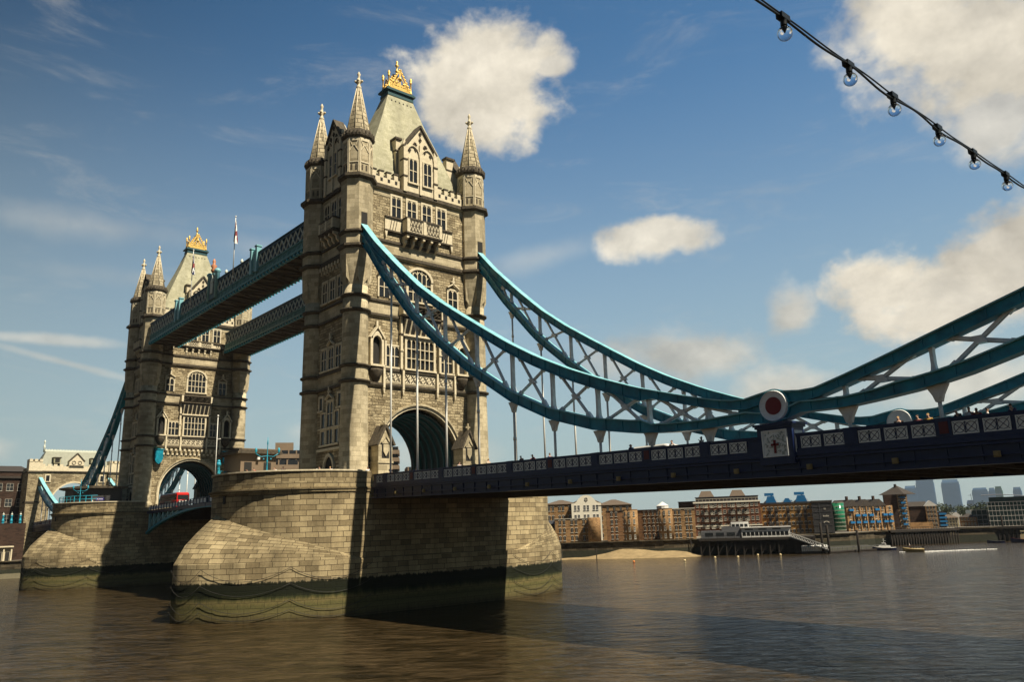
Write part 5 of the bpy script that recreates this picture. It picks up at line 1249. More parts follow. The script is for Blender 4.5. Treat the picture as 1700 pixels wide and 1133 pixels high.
for dz,o in((0,0),(.95,0),(0,1),(.95,1)):
    off=Vector((-.5,.9,0))*o*1.2+Vector((0,0,dz)); mb.bar(A+off,Bv+off,.1,.12,(0,0,1))
for o in(0,1):
    off=Vector((-.5,.9,0))*o*1.2
    for k in range(14):
        p=A.lerp(Bv,k/14)+off; q=A.lerp(Bv,(k+1)/14)+off; u=Vector((0,0,.95)); mb.bar(p,q+u,.05,.06,(0,1,0)); mb.bar(p+u,q,.05,.06,(0,1,0))
mb.build('lattice_frame',M['whitep'],th)
mb=MB(); mb.bar(A+Vector((-.3,.5,.03)),Bv+Vector((-.3,.5,.03)),1.3,.08,(.5,-.9,0)); mb.build('walkway_floor',M['grey'],th)
def piled(label,x,y,z,r=.28):
    mb=MB(); mb.lathe(x,y,[(r,-3),(r,z-.2),(r*.5,z)],10); tag(mb.build('mooring_pile',M['timber']),label,'mooring pile',group='mooring piles')
piled('left one of two tall black mooring piles at the foot of the gangway',-10.2,123.4,8.0); piled('right one of two tall black mooring piles at the foot of the gangway',-9.0,124.1,7.5); piled('black mooring pile standing alone near the white launch',-6.5,133.3,6.1); piled('thin pale pile on the right end of the sand beach',-37.5,109.6,4.6,.14); piled('black mooring pile rising by the right-hand tugs',1.2,205,8.0)
piled('short post standing in the water left of the sand mound',-49.5,88.2,3.6,.12)
th=thing('pontoon','long low dark pontoon moored between the gangway and the white launch','pontoon',(-5,133,.8)); mb=MB(); a=Vector((-9.5,123.3,0)); b=Vector((-5.2,144,0)); t=(b-a).normalized(); T=frame(a,t,Vector((t.y,-t.x,0))); mb.T=T; L_=(b-a).length
mb.box(0,L_,-2,0,.5,1.35); mb.box(0,L_,.0,.1,1.1,1.4); mb.build('float',M['timber'],th); mb=MB(T)
for k in range(12): mb.lathe(*T(1+k*1.7,-1,0)[:2],[(.01,1.35)],3) if 0 else mb.box(1+k*1.7,1.08+k*1.7,-.3,-.22,1.35,2.2)
mb.box(1,L_-1,-.3,-.22,2.1,2.2); mb.build('handrail',M['grey'],th)
th=thing('canopy_barge','moored barge under a pale striped canopy at the foot of the gangway','boat',(-12,127,.9)); mb=MB(); T=frame((-14.5,121.5,0),(.85,.52,0),(.52,-.85,0)); mb.T=T; mb.loft([[(0,0,.7),(5.6,0,.7),(5.6,-2,.7),(0,-2,.7)],[(-.3,.2,1.5),(6,.2,1.5),(6,-2.2,1.5),(-.3,-2.2,1.5)]]); mb.build('hull',M['greyd'],th)
mb=MB(T)
for k in range(14): mb.ext([(k*.42,0,1.5),(k*.42,.05,2.4),(k*.42,-1,2.9),(k*.42,-2,2.4),(k*.42,-2,1.5)],(.3,0,0))
mb.build('canopy',M['whitep'],th)
def boat(name,label,c,ang,L_,hull,cabin,kind):
    th=thing(name,label,'boat',(*c,WZ),'boats on the river' ); ca,sa=math.cos(ang),math.sin(ang)
    T=lambda u,d,z:(c[0]+ca*u-sa*d,c[1]+sa*u+ca*d,WZ+z); w_=L_*.16
    rs=[]
    for f,wf,zb,zt in((-.5,.75,-.2,.13),(-.3,1,-.25,.12),(.1,1,-.25,.13),(.32,.7,-.2,.155),(.45,.3,-.1,.18),(.5,.04,.0,.195)):
        u=f*L_; z=zt*L_; rs.append([(u,-w_*wf,z),(u,-w_*wf*.85,zb*L_*.2),(u,w_*wf*.85,zb*L_*.2),(u,w_*wf,z)])
    mb=MB(T); mb.loft(rs); mb.build('hull',M[hull],th)
    mb=MB(T); mb.loft([[(f*L_,-w_*wf*1.04,zt*L_-.06),(f*L_,-w_*wf*1.04,zt*L_+.03),(f*L_,w_*wf*1.04,zt*L_+.03),(f*L_,w_*wf*1.04,zt*L_-.06)] for f,wf,zb,zt in((-.5,.75,0,.13),(-.3,1,0,.12),(.1,1,0,.13),(.32,.7,0,.155),(.45,.3,0,.18),(.5,.05,0,.195))]); mb.build('deck',M[cabin],th)
    if kind=='launch':
        mb=MB(T); mb.ext([(-.28*L_,-w_*.6,.13*L_),(.28*L_,-w_*.6,.13*L_),(.2*L_,-w_*.6,.23*L_),(-.26*L_,-w_*.6,.21*L_)],(0,w_*1.2,0)); mb.ext([(-.1*L_,-w_*.55,.22*L_),(.14*L_,-w_*.55,.22*L_),(.08*L_,-w_*.55,.34*L_),(-.08*L_,-w_*.55,.33*L_)],(0,w_*1.1,0)); mb.build('cabin',M['whitep'],th)
        mb=MB(T)
        for k in range(3): mb.box(-.07*L_+k*.06*L_,-.03*L_+k*.06*L_,-w_*.57,w_*.57,.25*L_,.31*L_)
        mb.build('cabin_window',M['glass'],th)
        mb=MB(T); mb.tube([(0,0,.33*L_),(0,0,.52*L_)],.03,5); mb.tube([(-.1*L_,0,.42*L_),(.06*L_,0,.42*L_)],.02,5); mb.build('mast',M['whitep'],th)
    if kind=='tug':
        mb=MB(T); mb.box(-.05*L_,.18*L_,-w_*.55,w_*.55,.13*L_,.3*L_); mb.box(.0*L_,.14*L_,-w_*.45,w_*.45,.3*L_,.42*L_); mb.box(-.02*L_,.16*L_,-w_*.5,w_*.5,.42*L_,.44*L_); mb.build('wheelhouse',M['paleyel'],th)
        mb=MB(T); mb.box(.02*L_,.13*L_,-w_*.47,w_*.47,.33*L_,.39*L_); mb.build('cabin_window',M['glass'],th)
        mb=MB(T); mb.tube([(-.12*L_,0,.13*L_),(-.12*L_,0,.36*L_)],.18,8); mb.build('funnel',M['maroon'],th); mb=MB(T); mb.tube([(.02*L_,0,.44*L_),(.02*L_,0,.8*L_)],.04,5); mb.build('mast',M['iron'],th)
    if kind=='rib':
        mb=MB(T)
        for s in(-1,1): mb.tube([(-.5*L_,s*w_*.9,.13*L_),(.1*L_,s*w_*.9,.14*L_),(.35*L_,s*w_*.6,.17*L_),(.5*L_,0,.2*L_)],.2,8)
        mb.build('float_tube',M['brass'],th); mb=MB(T)
        for k in range(4): mb.box(-.3*L_+k*.13*L_,-.24*L_+k*.13*L_,-w_*.5,w_*.5,.12*L_,.24*L_)
        mb.build('seat',M['greyd'],th); mb=MB(T); mb.box(-.5*L_,-.42*L_,-.2,.2,.02*L_,.3*L_); mb.build('outboard_motor',M['iron'],th)
    return th
boat('motor_launch','white cabin launch moored at the end of the pontoon',(-4.5,142.0),R(204),5.3,'navy','whitep','launch')
boat('speedboat','yellow speedboat trailing a white wake, nearest boat on the river',(5.2,135.6),R(205),4.4,'brass','greyd','rib')
boat('tugboat','small dark blue barge left of the tug with the yellow wheelhouse',(4.5,188.4),R(200),4.2,'navy','greyd','none')
boat('tugboat','dark blue tug with a yellow wheelhouse and red funnel at the right edge',(11.2,190.6),R(200),7.0,'navy','maroon','tug')
M['foam']=mat('foam',(.75,.73,.68),.9,noise=.3,nscale=6)
mb=MB(); random.seed(9)
for k in range(260):
    f=random.random()**1.3; x=7.4+f*9.5; y=136.6+f*15.5; s=(.35+.8*f)*(1-f*.75); mb.ball((x+random.gauss(0,.25+.5*f),y+random.gauss(0,.2+.4*f),WZ+.0),.12+.22*random.random()*(1-f),6,sz=.4)
for k in range(30): mb.ball((3.0+random.gauss(0,.35),134.6+random.gauss(0,.3),WZ),.16,6,sz=.5)
tag(mb.build('wake_foam',M['foam']),'white foam of the wake behind the yellow speedboat','wake',kind='stuff')
M['orange']=mat('orange_buoy',(.75,.22,.03),.5); M['cream_b']=mat('pale_buoy',(.75,.60,.32),.5)
for i,(x,y,l,m) in enumerate(((-32.5,82.2,'orange mooring buoy nearest the pier, left of all the others','orange'),(-24.1,89.4,'pale mooring buoy floating alone off the middle of the beach','cream_b'),(-25.4,102.3,'pale mooring buoy off the right tip of the sand beach','cream_b'),(-21.6,105.8,'pale mooring buoy just off the left part of the black jetty','cream_b'),(-22.3,115.0,'left one of two pale buoys close together off the black jetty','cream_b'),(-17.5,117.0,'right one of two pale buoys close together off the black jetty','cream_b'))):
    th=thing('buoy',l,'buoy',(x,y,WZ),'mooring buoys'); mb=MB(); mb.ball((x,y,WZ+.08),.27,12,sz=.8); mb.build('float_ball',M[m],th); mb=MB(); mb.tube([(x,y,WZ+.26),(x,y,WZ+.42)],.04,6); mb.build('ring_eye',M['iron'],th)
# ------------------------------------------------------------------ left bank: abutment tower and neighbours
def make_abutment():
    t=thing('abutment_tower','low stone gate tower with a steep pale roof at the far end of the bridge','bridge gatehouse',(-182,0,4.7))
    X=-176.0; T=frame((X,0,0),(0,1,0),(1,0,0)); AP=arch_pts(6.2,18.5,7.2,18)
    mb=MB(T)
    for s in(-1,1): mb.box(min(s*6.2,s*11.8),max(s*6.2,s*11.8),-11,0,3,30.3)
    for i in range(len(AP)-1): mb.ext([(AP[i][0],0,AP[i][1]),(AP[i+1][0],0,AP[i+1][1]),(AP[i+1][0],0,30.3),(AP[i][0],0,30.3)],(0,-1.2,0))
    mb.box(-6.2,6.2,-11,-10,27,30.3)
    mb.build('wall',M['rubble'],t)
    mb=MB(T); Q2=arch_pts(6.6,18.5,7.6,18)
    for i in range(len(AP)-1): mb.ext([(AP[i][0],-.2,AP[i][1]),(AP[i+1][0],-.2,AP[i+1][1]),(Q2[i+1][0],-.2,Q2[i+1][1]),(Q2[i][0],-.2,Q2[i][1])],(0,.5,0))
    mb.build('arch_moulding',M['trim'],t)
    mb=MB(T); mb.box(-11.5,11.5,-11,.12,29.1,30.3); mb.box(-12,12,-11.3,.35,28.8,29.1,1)
    for s in(-1,1):
        c=s*10.6; mb.box(c-1.7,c+1.7,-3,.7,3,28.6,2); mb.box(c-1.7,c+1.7,-3,.7,29,31.6); mb.box(c-2,c+2,-3.3,1.0,28.6,29.0,1)
        for k in range(3): mb.box(c-1.7+k*1.3,c-.9+k*1.3,-3.1,.8,31.6,32.4)
        mb.box(c-1.9,c+1.9,-3.2,.95,20,20.4,1)
    for k in range(12):
        u=-8.6+k*1.56; 
        if abs(u)>2.4: mb.box(u-.45,u+.45,-.5,.1,30.3,31.1)
    mb.box(-11.5,11.5,-.5,.08,30.3,30.5)
    mb.build('parapet',[M['trim'],M['string'],M['rubble']],t)
    mb=MB(T); mb.loft([[(-9.6,-.8,30.3),(9.6,-.8,30.3),(9.6,-10.5,30.3),(-9.6,-10.5,30.3)],[(-7.4,-4.6,35.2),(7.4,-4.6,35.2),(7.4,-6.6,35.2),(-7.4,-6.6,35.2)]]); rf=mb.build('roof',mat('grey_lead_roof',(.26,.265,.205),.75,noise=.2,nscale=1.2),t)
    mb=MB(T); mb.box(-7.6,7.6,-5.7,-5.5,35.2,35.75)
    for k in range(20): mb.box(-7.5+k*.78,-7.1+k*.78,-5.7,-5.5,35.75,35.95)
    mb.build('ridge_crest',M['lattice'],rf)
    for s in(-1,1): mb=MB(); p=T(s*7.8,-5.6,0); mb.lathe(p[0],p[1],[(.3,35),(.2,36.2),(.4,36.6),(.15,37),(.15,37.8),(.3,38.1),(.03,38.6)],8); mb.build('finial',M['lattice'],rf)
    mb=MB(T); mb.ext([(-2,.3,30.3),(2,.3,30.3),(2,.3,32.2),(0,.3,34.2),(-2,.3,32.2)],(0,-3,0)); mb.bar((-2.2,0,32),(0,0,34.4),1,.25,(0,1,0),1); mb.bar((0,0,34.4),(2.2,0,32),1,.25,(0,1,0),1)
    for s in(-1,1):
        for k in range(8): a=k*PI/4; mb.bar((s*.8+.5*math.cos(a),.36,31.6+.5*math.sin(a)),(s*.8+.5*math.cos(a+PI/4),.36,31.6+.5*math.sin(a+PI/4)),.1,.12,(0,1,0),1)
    mb.box(-1.9,1.9,.3,.5,30.6,30.8,1)
    mb.build('gable',[M['trim'],M['string']],t)
    for s in(-1,1):
        mb=MB(T); mb.box(s*5-.9,s*5+.9,-4,-.6,31.5,33.0); mb.box(s*5-1.1,s*5+1.1,-4,-.4,33.0,33.2,1); mb.box(s*5-.6,s*5+.6,-.6,-.55,31.7,32.8,2); mb.build('dormer',[M['lead'],M['string'],M['dark']],rf)
        window(T,s*7.2,26.2,.9,1.6,1,t,False,1,True,.3)
    return t
make_abutment()
brk=M['brick_dk']
th,T,L_=block('riverside_block','big dark brown brick office block on the left edge beside the gatehouse','building',(-189,-62),(-187.4,-9.4),25,4.7,29.6,'brick_dk',5,18,1.5,2.0,'plain','mono',3.5,'slate',None,m0=1,zr=22.5)
mb=MB(T); mb.box(-.3,L_+.3,0,.5,27.6,28.2); mb.build('cornice',M['slate'],th)
th=thing('quay_kiosk','small pale kiosk with dark openings on the quay at the left edge','kiosk',(-144.5,-21,4.7)); T=frame((-143.5,-26,0),(.05,1,0),(1,-.05,0)); mb=MB(T); mb.box(0,6.5,-3,-.4,4.7,7.0); mb.box(-.4,6.9,-3.4,.3,8.1,8.4)
for k in range(5): mb.box(k*1.6,k*1.6+.3,-.4,0,4.7,8.1)
mb.box(0,6.5,-3,-.4,7.0,8.1); mb.build('walls',M['trim'],th); mb=MB(T)
for k in range(4): mb.box(.5+k*1.6,1.4+k*1.6,-.39,-.3,4.9,7.0)
mb.build('opening',M['dark'],th)
def ornpost(label,x,y,z,grp='turquoise ornamental posts'):
    th=thing('ornamental_post',label,'post',(x,y,z),grp); mb=MB(); mb.lathe(x,y,[(.5,z),(.5,z+.4),(.3,z+.6),(.34,z+1.5),(.42,z+1.6),(.25,z+1.8),(.2,z+2.6),(.34,z+2.75),(.1,z+3.0)],10); mb.build('shaft',M['turq'],th); mb=MB(); mb.ball((x,y,z+3.2),.26,8); mb.tube([(x,y,z+3.4),(x,y,z+3.8)],.06,5); mb.build('cap',M['lattice'],th)
for i,(y,l) in enumerate(((-19.5,'leftmost of the three turquoise ornamental posts by the gatehouse'),(-17.6,'middle one of the three turquoise ornamental posts by the gatehouse'),(-15.6,'rightmost of the three turquoise ornamental posts by the gatehouse'))): ornpost(l,-160,y,13.2)
th=thing('approach_wall','dark retaining wall with a balustrade left of the gatehouse','wall',(-162,-20,4.7)); mb=MB(); mb.box(-176,-158,-32,-14.5,4.7,13.2); mb.box(-158.4,-158,-32,-14.5,13.2,14.1); mb.build('wall',M['brick_dk'],th)
# concrete hotel behind
def terr(label,a,b,depth,z0,z1,n,grp='brown concrete terraces'):
    a,b=Vector((*a,0)),Vector((*b,0)); t=(b-a).normalized(); nn=Vector((t.y,-t.x,0)); L_=(b-a).length; T=frame(a,t,nn); th=thing('concrete_building',label,'building',((a+b)/2+Vector((0,0,4.7)))[:],grp)
    mb=MB(T); mb.box(.5,L_-.5,-depth,-1.2,4.7,z1); H=(z1-z0)/n
    for k in range(n): mb.box(0,L_,-depth,0,z0+k*H,z0+k*H+H*.52)
    mb.build('concrete_floors',M['concrete'],th)
    mb=MB(T)
    for k in range(n): mb.box(.6,L_-.6,-1.19,-1.1,z0+k*H+H*.52,z0+k*H+H)
    mb.build('window_band',M['glass'],th)
    mb=MB(T)
    for k in range(n):
        for j in range(int(L_/3)): mb.box(1+j*3,1.5+j*3,-1.1,-.3,z0+k*H+H*.5,z0+k*H+H)
    mb.build('fins',M['concrete'],th)
    return th,T,L_
th,T,L_=terr('brown concrete hotel with stepped top, seen left of the near tower','' or (-214,76.5),(-203,99.5),16,22,41.5,6)
mb=MB(T); mb.box(2,9,-12,-1.5,41.5,44.6); mb.build('roof_plant',M['concrete'],th)
terr('brown concrete block stepping down, seen through the near tower archway',(-194,114),(-189.3,121.2),14,24,42.5,6)
terr('lower brown concrete wing, seen at the foot of the near tower archway',(-187,122.5),(-181,133),14,20,34.0,3)
terr('long low brown terrace behind the kiosk between the towers',(-196,48),(-186,76),14,20,35.5,4)
# ------------------------------------------------------------------ things on the piers
th=thing('control_cabin','flat roofed stone cabin with two dark doorways on the near pier','cabin',(-6.5,-17,15.0),'pier cabins')
mb=MB(); mb.box(-9.2,-4,-19,-14.6,15,19.0); mb.box(-9.3,-3.9,-19.1,-14.5,15,15.6); mb.build('wall',M['concrete'],th)
mb=MB(); mb.box(-9.7,-3.4,-19.6,-14.0,19.0,19.25); mb.box(-9.5,-3.6,-19.4,-14.2,19.25,19.5); mb.box(-9.1,-4.1,-18.9,-14.7,19.5,19.65,1); mb.build('roof',[M['string'],M['concrete']],th)
for y in(-18.1,-15.7): mb=MB(); mb.box(-4,-3.95,y-.45,y+.45,15.1,18.0); mb.build('door',M['dark'],th)
mb=MB(); mb.box(-3.95,-3.6,-17.1,-16.8,18.3,18.6); mb.build('wall_lamp',M['whitep'],th)
th=thing('control_cabin','dark cabin with an overhanging round roof and a blue poster on the farther pier','cabin',(-84,-16,15.0),'pier cabins')
prof=[(-89.5,-12.5),(-89.8,-16.5),(-88.5,-19.5),(-85,-20.8),(-81,-20.2),(-78.5,-17.5),(-77.6,-12.5)]
mb=MB(); mb.ext([(x,y,15) for x,y in prof],(0,0,3.9)); mb.build('wall',M['greyd'],th)
mb=MB(); c=(-83.6,-16); mb.ext([(c[0]+(x-c[0])*1.16,c[1]+(y-c[1])*1.22,18.9) for x,y in prof],(0,0,.3)); mb.ext([(c[0]+(x-c[0])*.8,c[1]+(y-c[1])*.8,19.2) for x,y in prof],(0,0,.25)); mb.build('roof',M['string'],th)
T=frame((-78.62,-17.4,0),Vector((.18,1,0)).normalized(),Vector((1,-.18,0)).normalized()); mb=MB(T); mb.box(.4,3.8,0,.1,15.6,18.2); mb.build('poster',mat('blue_poster',(.03,.08,.28),.5,noise=.4,nscale=1,col2=(.10,.2,.42)),th)
mb=MB(T); mb.box(.4,3.8,.1,.12,16.0,17.3,0); mb.box(.6,2.0,.12,.15,16.6,17.1,1)
for k in range(5): mb.box(.8+k*.2,.92+k*.2,.15,.17,16.8,16.95,2)
mb.build('poster_print',[mat('poster_beige',(.30,.27,.19),.6),mat('poster_violet',(.05,.04,.22),.6),M['whitep']],th)
# low turquoise railings
def rail_run(label,pts,z,h=1.0,n=10,m='turq'):
    th=thing('turquoise_railing',label,'railing',(*pts[0],z),'turquoise railings'); mb=MB()
    for hz in(h,h*.5): mb.tube([(x,y,z+hz) for x,y in pts],.05,5)
    mb.build('rail',M[m],th); mb=MB()
    for (a,b),(c,d) in zip(pts,pts[1:]):
        for k in range(n): f=k/n; mb.box(a+(c-a)*f-.05,a+(c-a)*f+.05,b+(d-b)*f-.05,b+(d-b)*f+.05,z,z+h)
    mb.build('baluster',M[m],th)
rail_run('turquoise railing round the edge of the farther pier',[(-91,-13),(-90.3,-18),(-87,-21.3),(-83,-22),(-78,-20.6),(-74.5,-17.5)],16.2,1.2,4)
rail_run('turquoise railing on the parapet of the near pier beside the cabin',[(-10.2,-13.8),(-9.6,-17.2),(-7.2,-20.2),(-3,-22)],16.2,.9,4)
for i,(x,y,l) in enumerate(((-8.9,-18.2,'left one of two turquoise posts on the near pier parapet'),(-4.2,-21.5,'right one of two turquoise posts on the near pier parapet'))):
    t_=thing('bollard_post',l,'post',(x,y,16.2),'turquoise posts on the near pier'); mb=MB(); mb.lathe(x,y,[(.22,16.2),(.16,16.5),(.16,17.5),(.28,17.6),(.2,17.9)],10); mb.build('shaft',M['turq'],t_); mb=MB(); mb.ball((x,y,18.0),.2,8); mb.build('cap',M['turq'],t_)
# lamp standards
def lamp(label,x,y,z,h):
    t=thing('lamp_standard',label,'street lamp',(x,y,z),'lamp standards'); mb=MB(); mb.lathe(x,y,[(.2,z),(.2,z+.4),(.1,z+.6),(.07,z+h*.55),(.12,z+h*.58),(.06,z+h*.62),(.04,z+h),(.08,z+h+.1),(.02,z+h+.9)],10)
    mb.build('column',M['turq'],t)
    mb=MB()
    for s in(-1,1): mb.tube([(x,y,z+h*.72),(x+.6*s*.5,y+.6*s,z+h*.7),(x+1.1*s*.5,y+1.1*s,z+h*.78)],.045,6); mb.ball((x+.35*s*.5,y+.35*s,z+h*.64),.09,6)
    mb.build('scroll_arm',M['turq'],t)
    for s in(-1,1): mb=MB(); q=(x+1.1*s*.5,y+1.1*s); mb.lathe(q[0],q[1],[(.06,z+h*.78),(.12,z+h*.82),(.15,z+h*.89),(.04,z+h*.93)],8); mb.build('lantern',M['turq'],t)
lamp('turquoise lamp standard with scrolled arms between the cabin and the near tower',2.6,-18.6,15.0,4.4)
lamp('turquoise lamp standard in front of the round-roofed cabin on the farther pier',-76.5,-20.0,15.0,4.6)
th=thing('signal_mast','tall thin white pole with a small light beside the farther tower','mast',(-15.3,-14.2,15)); th.location=(-8.2,-20.4,15)
ORG[th.name]=Vector((-8.2,-20.4,15)); mb=MB(); mb.tube([(-8.2,-20.4,15),(-8.2,-20.4,23.8)],[.07,.04],6); mb.build('pole',M['rodw'],th); mb=MB(); mb.ball((-8.2,-20.4,23.9),.12,8); mb.tube([(-8.2,-20.4,21),(-8.0,-20.0,21.1)],.04,5); mb.build('light',M['rodw'],th)
# ------------------------------------------------------------------ traffic
def bus():
    x,y,z=-84.9,-.4,13.95; t=thing('double_decker_bus','red double-decker bus coming out of the farther tower archway','bus',(x,y,z)); 
    mb=MB(); rs=[]
    for u,h0,h1 in((-5.4,.4,4.1),(-5.2,.3,4.3),(5.1,.3,4.3),(5.35,.5,4.0)): rs.append([(x+u,y-1.22,z+h0),(x+u,y+1.22,z+h0),(x+u,y+1.22,z+h1-.2),(x+u,y+1.0,z+h1),(x+u,y-1.0,z+h1),(x+u,y-1.22,z+h1-.2)])
    mb.loft(rs); mb.build('body',mat('bus_red',(.55,.015,.012),.3),t)
    mb=MB()
    for z0 in(1.3,2.9): mb.box(x-5,x+4.9,y-1.25,y-1.2,z+z0,z+z0+.85); mb.box(x-5,x+4.9,y+1.2,y+1.25,z+z0,z+z0+.85); mb.box(x+5.3,x+5.42,y-1.05,y+1.05,z+z0,z+z0+.85)
    mb.build('window',M['glass'],t)
    mb=MB(); mb.box(x+5.36,x+5.44,y-.8,y+.8,z+2.35,z+2.7); mb.box(x-2,x+2,y-1.28,y-1.24,z+2.3,z+2.7); mb.build('sign_panel',M['whitep'],t)
    for u in(-3.2,3.4):
        for s in(-1,1): mb=MB(); mb.tube([(x+u,y+s*.95,z+.5),(x+u,y+s*1.24,z+.5)],.5,14); mb.build('wheel',M['iron'],t)
bus()
def van(label,x,y,col,L_=5.4,H=2.35,W_=2.0):
    z=rail_z(x)-1.2; t=thing('delivery_van' if H>2 else 'parked_car',label,'van' if H>2 else 'car',(x,y,z),'vehicles on the bridge'); mb=MB()
    if H>2: P=[(-L_/2,.35),(L_/2,.35),(L_/2,.95),(L_/2-.75,1.25),(L_/2-1.5,H-.1),(L_/2-1.8,H),(-L_/2+.1,H),(-L_/2,H-.3)]
    else: P=[(-L_/2,.3),(L_/2,.3),(L_/2,.7),(L_/2-1.1,.85),(L_/2-1.8,H-.08),(-L_/2+1.1,H),(-L_/2+.5,.9),(-L_/2,.8)]
    mb.loft([[(x+u,y+yy,z+(h if abs(yy)<W_*.49 or h<1 else h-.12)) for u,h in P] for yy in(-W_/2,-W_*.46,W_*.46,W_/2)]); mb.build('body',col,t)
    mb=MB()
    h0=1.35 if H>2 else .9; h1=H-.3 if H>2 else H-.12
    for s in(-1,1): mb.box(x+(0.4 if H>2 else -L_/2+1.1),x+L_/2-1.7,y+s*(W_/2+.005)-.02,y+s*(W_/2+.005)+.02,z+h0,z+h1)
    mb.bar((x+L_/2-.85,y,z+1.32),(x+L_/2-1.5,y,z+H-.18),W_*.85,.03,(0,1,0)) if H>2 else None
    mb.build('window',M['glass'],t)
    for u in(-L_*.32,L_*.32):
        for s in(-1,1): mb=MB(); mb.tube([(x+u,y+s*(W_/2-.22),z+.33),(x+u,y+s*(W_/2+.01),z+.33)],.33,14); mb.build('wheel',M['iron'],t)
van('white delivery van whose roof shows above the railing in the middle of the span',45.5,-2.0,M['whitep'],5.2,2.1,1.9)
# ------------------------------------------------------------------ people
SK={}
def skin_mesh(name,verts,edges,rad,lvl=1):
    me=bpy.data.meshes.new(name); me.from_pydata(verts,edges,[]); o=bpy.data.objects.new(name,me); COL.objects.link(o)
    md=o.modifiers.new('s','SKIN'); md.use_smooth_shade=True
    for v,r in zip(me.skin_vertices[0].data,rad): v.radius=(r,r) if not isinstance(r,tuple) else r
    me.skin_vertices[0].data[0].use_root=True
    sb=o.modifiers.new('u','SUBSURF'); sb.levels=lvl; sb.render_levels=lvl
    bpy.context.view_layer.update(); dg=bpy.context.evaluated_depsgraph_get(); m2=bpy.data.meshes.new_from_object(o.evaluated_get(dg)); bpy.data.objects.remove(o); m2.name=name
    for p in m2.polygons: p.use_smooth=True
    return m2
def make_pose(k):
    """joints of a 1.72 m figure facing +x; k: 0 arms down, 1 forearms on a rail, 2 striding, 3 arm raised with a phone"""
    h=[(0,0,.95),(0,0,1.15),(0,0,1.36),(0,0,1.47),(.01,0,1.55),(.015,0,1.64)]
    if k==1: h=[(0,0,.95),(.06,0,1.14),(.16,0,1.33),(.22,0,1.42),(.27,0,1.50),(.29,0,1.58)]
    V=list(h); E=[(0,1),(1,2),(2,3),(3,4),(4,5)]; Rr=[.135,.12,.135,.05,.075,.085]
    sh=Vector(h[2])
    for s in(-1,1):
        a=sh+Vector((0,s*.19,.03))
        el,wr={0:(a+Vector((-.03,s*.05,-.28)),a+Vector((.05,s*.04,-.52))),1:(a+Vector((.12,s*.07,-.24)),a+Vector((.33,s*.0,-.20))),2:(a+Vector((-.14*s,s*.05,-.25)),a+Vector((.1-.1*s,s*.05,-.46))),3:((a+Vector((.15,s*.06,-.2)),a+Vector((.3,-s*.03,.02))) if s>0 else (a+Vector((-.03,s*.05,-.28)),a+Vector((.05,s*.04,-.52))))}[k]
        i=len(V); V+=[tuple(a),tuple(el),tuple(wr),tuple(wr+(wr-el).normalized()*.10)]; E+=[(2,i),(i,i+1),(i+1,i+2),(i+2,i+3)]; Rr+=[.06,.045,.032,.034]
        hip=Vector((0,s*.09,.88)); st=.22*s if k==2 else 0
        kn=hip+Vector((st*.7+.02,0,-.42)); an=hip+Vector((st-.03,0,-.80)); i=len(V); V+=[tuple(hip),tuple(kn),tuple(an),tuple(an+Vector((.16,0,-.05)))]; E+=[(0,i),(i,i+1),(i+1,i+2),(i+2,i+3)]; Rr+=[.09,.062,.042,.035]
    body=skin_mesh('person',V,E,Rr)
    # clothing: slightly larger shells
    ids=[0,1,2]+[6,7,14,15]; vs=[V[0],V[1],V[2],V[6],V[7],V[14],V[15]]; top=skin_mesh('shirt',vs,[(0,1),(1,2),(2,3),(3,4),(2,5),(5,6)],[.155,.145,.155,.078,.062,.078,.062])
    vs=[V[0],V[10],V[11],V[12],V[18],V[19],V[20]]; tro=skin_mesh('trousers',vs,[(0,1),(1,2),(2,3),(0,4),(4,5),(5,6)],[.15,.105,.08,.062,.105,.08,.062])
    c=Vector(V[5]); hair=skin_mesh('hair',[tuple(c+Vector((-.035,0,-.07))),tuple(c+Vector((-.03,0,.02))),tuple(c+Vector((.015,0,.055)))],[(0,1),(1,2)],[.075,.088,.075])
    # nose and eyes
    mb=MB(); mb.bar(c+Vector((.085,0,.01)),c+Vector((.112,0,-.03)),.03,.03,(0,1,0))
    for s in(-1,1): mb.ball(c+Vector((.082,s*.032,.008)),.012,6,1)
    ORG['face_']=Vector((0,0,0)); fake=type('P',(),{'name':'face_'})
    me=bpy.data.meshes.new('face'); me.from_pydata([tuple(v) for v in mb.v],[],mb.f)
    for pl,mi in zip(me.polygons,mb.m): pl.material_index=mi
    return dict(body=body,shirt=top,trousers=tro,hair=hair,face=me)
POSES=[make_pose(k) for k in range(4)]
skin=[mat('skin_light',(.55,.33,.23),.6),mat('skin_tan',(.38,.21,.13),.6),mat('skin_dark',(.12,.06,.035),.6)]
cl={n:mat('cloth_'+n,c,.85,noise=.15,nscale=8) for n,c in dict(white=(.72,.70,.66),black=(.02,.02,.022),red=(.50,.03,.04),navy=(.03,.04,.10),pink=(.65,.20,.22),grey=(.22,.22,.23),mustard=(.55,.33,.06),maroon=(.18,.02,.03),blue=(.06,.12,.30),jeans=(.05,.07,.14),beige=(.45,.37,.26)).items()}
hr={n:mat('hair_'+n,c,.8,noise=.2,nscale=30) for n,c in dict(black=(.012,.01,.01),brown=(.08,.04,.02),fair=(.42,.26,.08),grey=(.45,.43,.40),white=(.7,.68,.62)).items()}
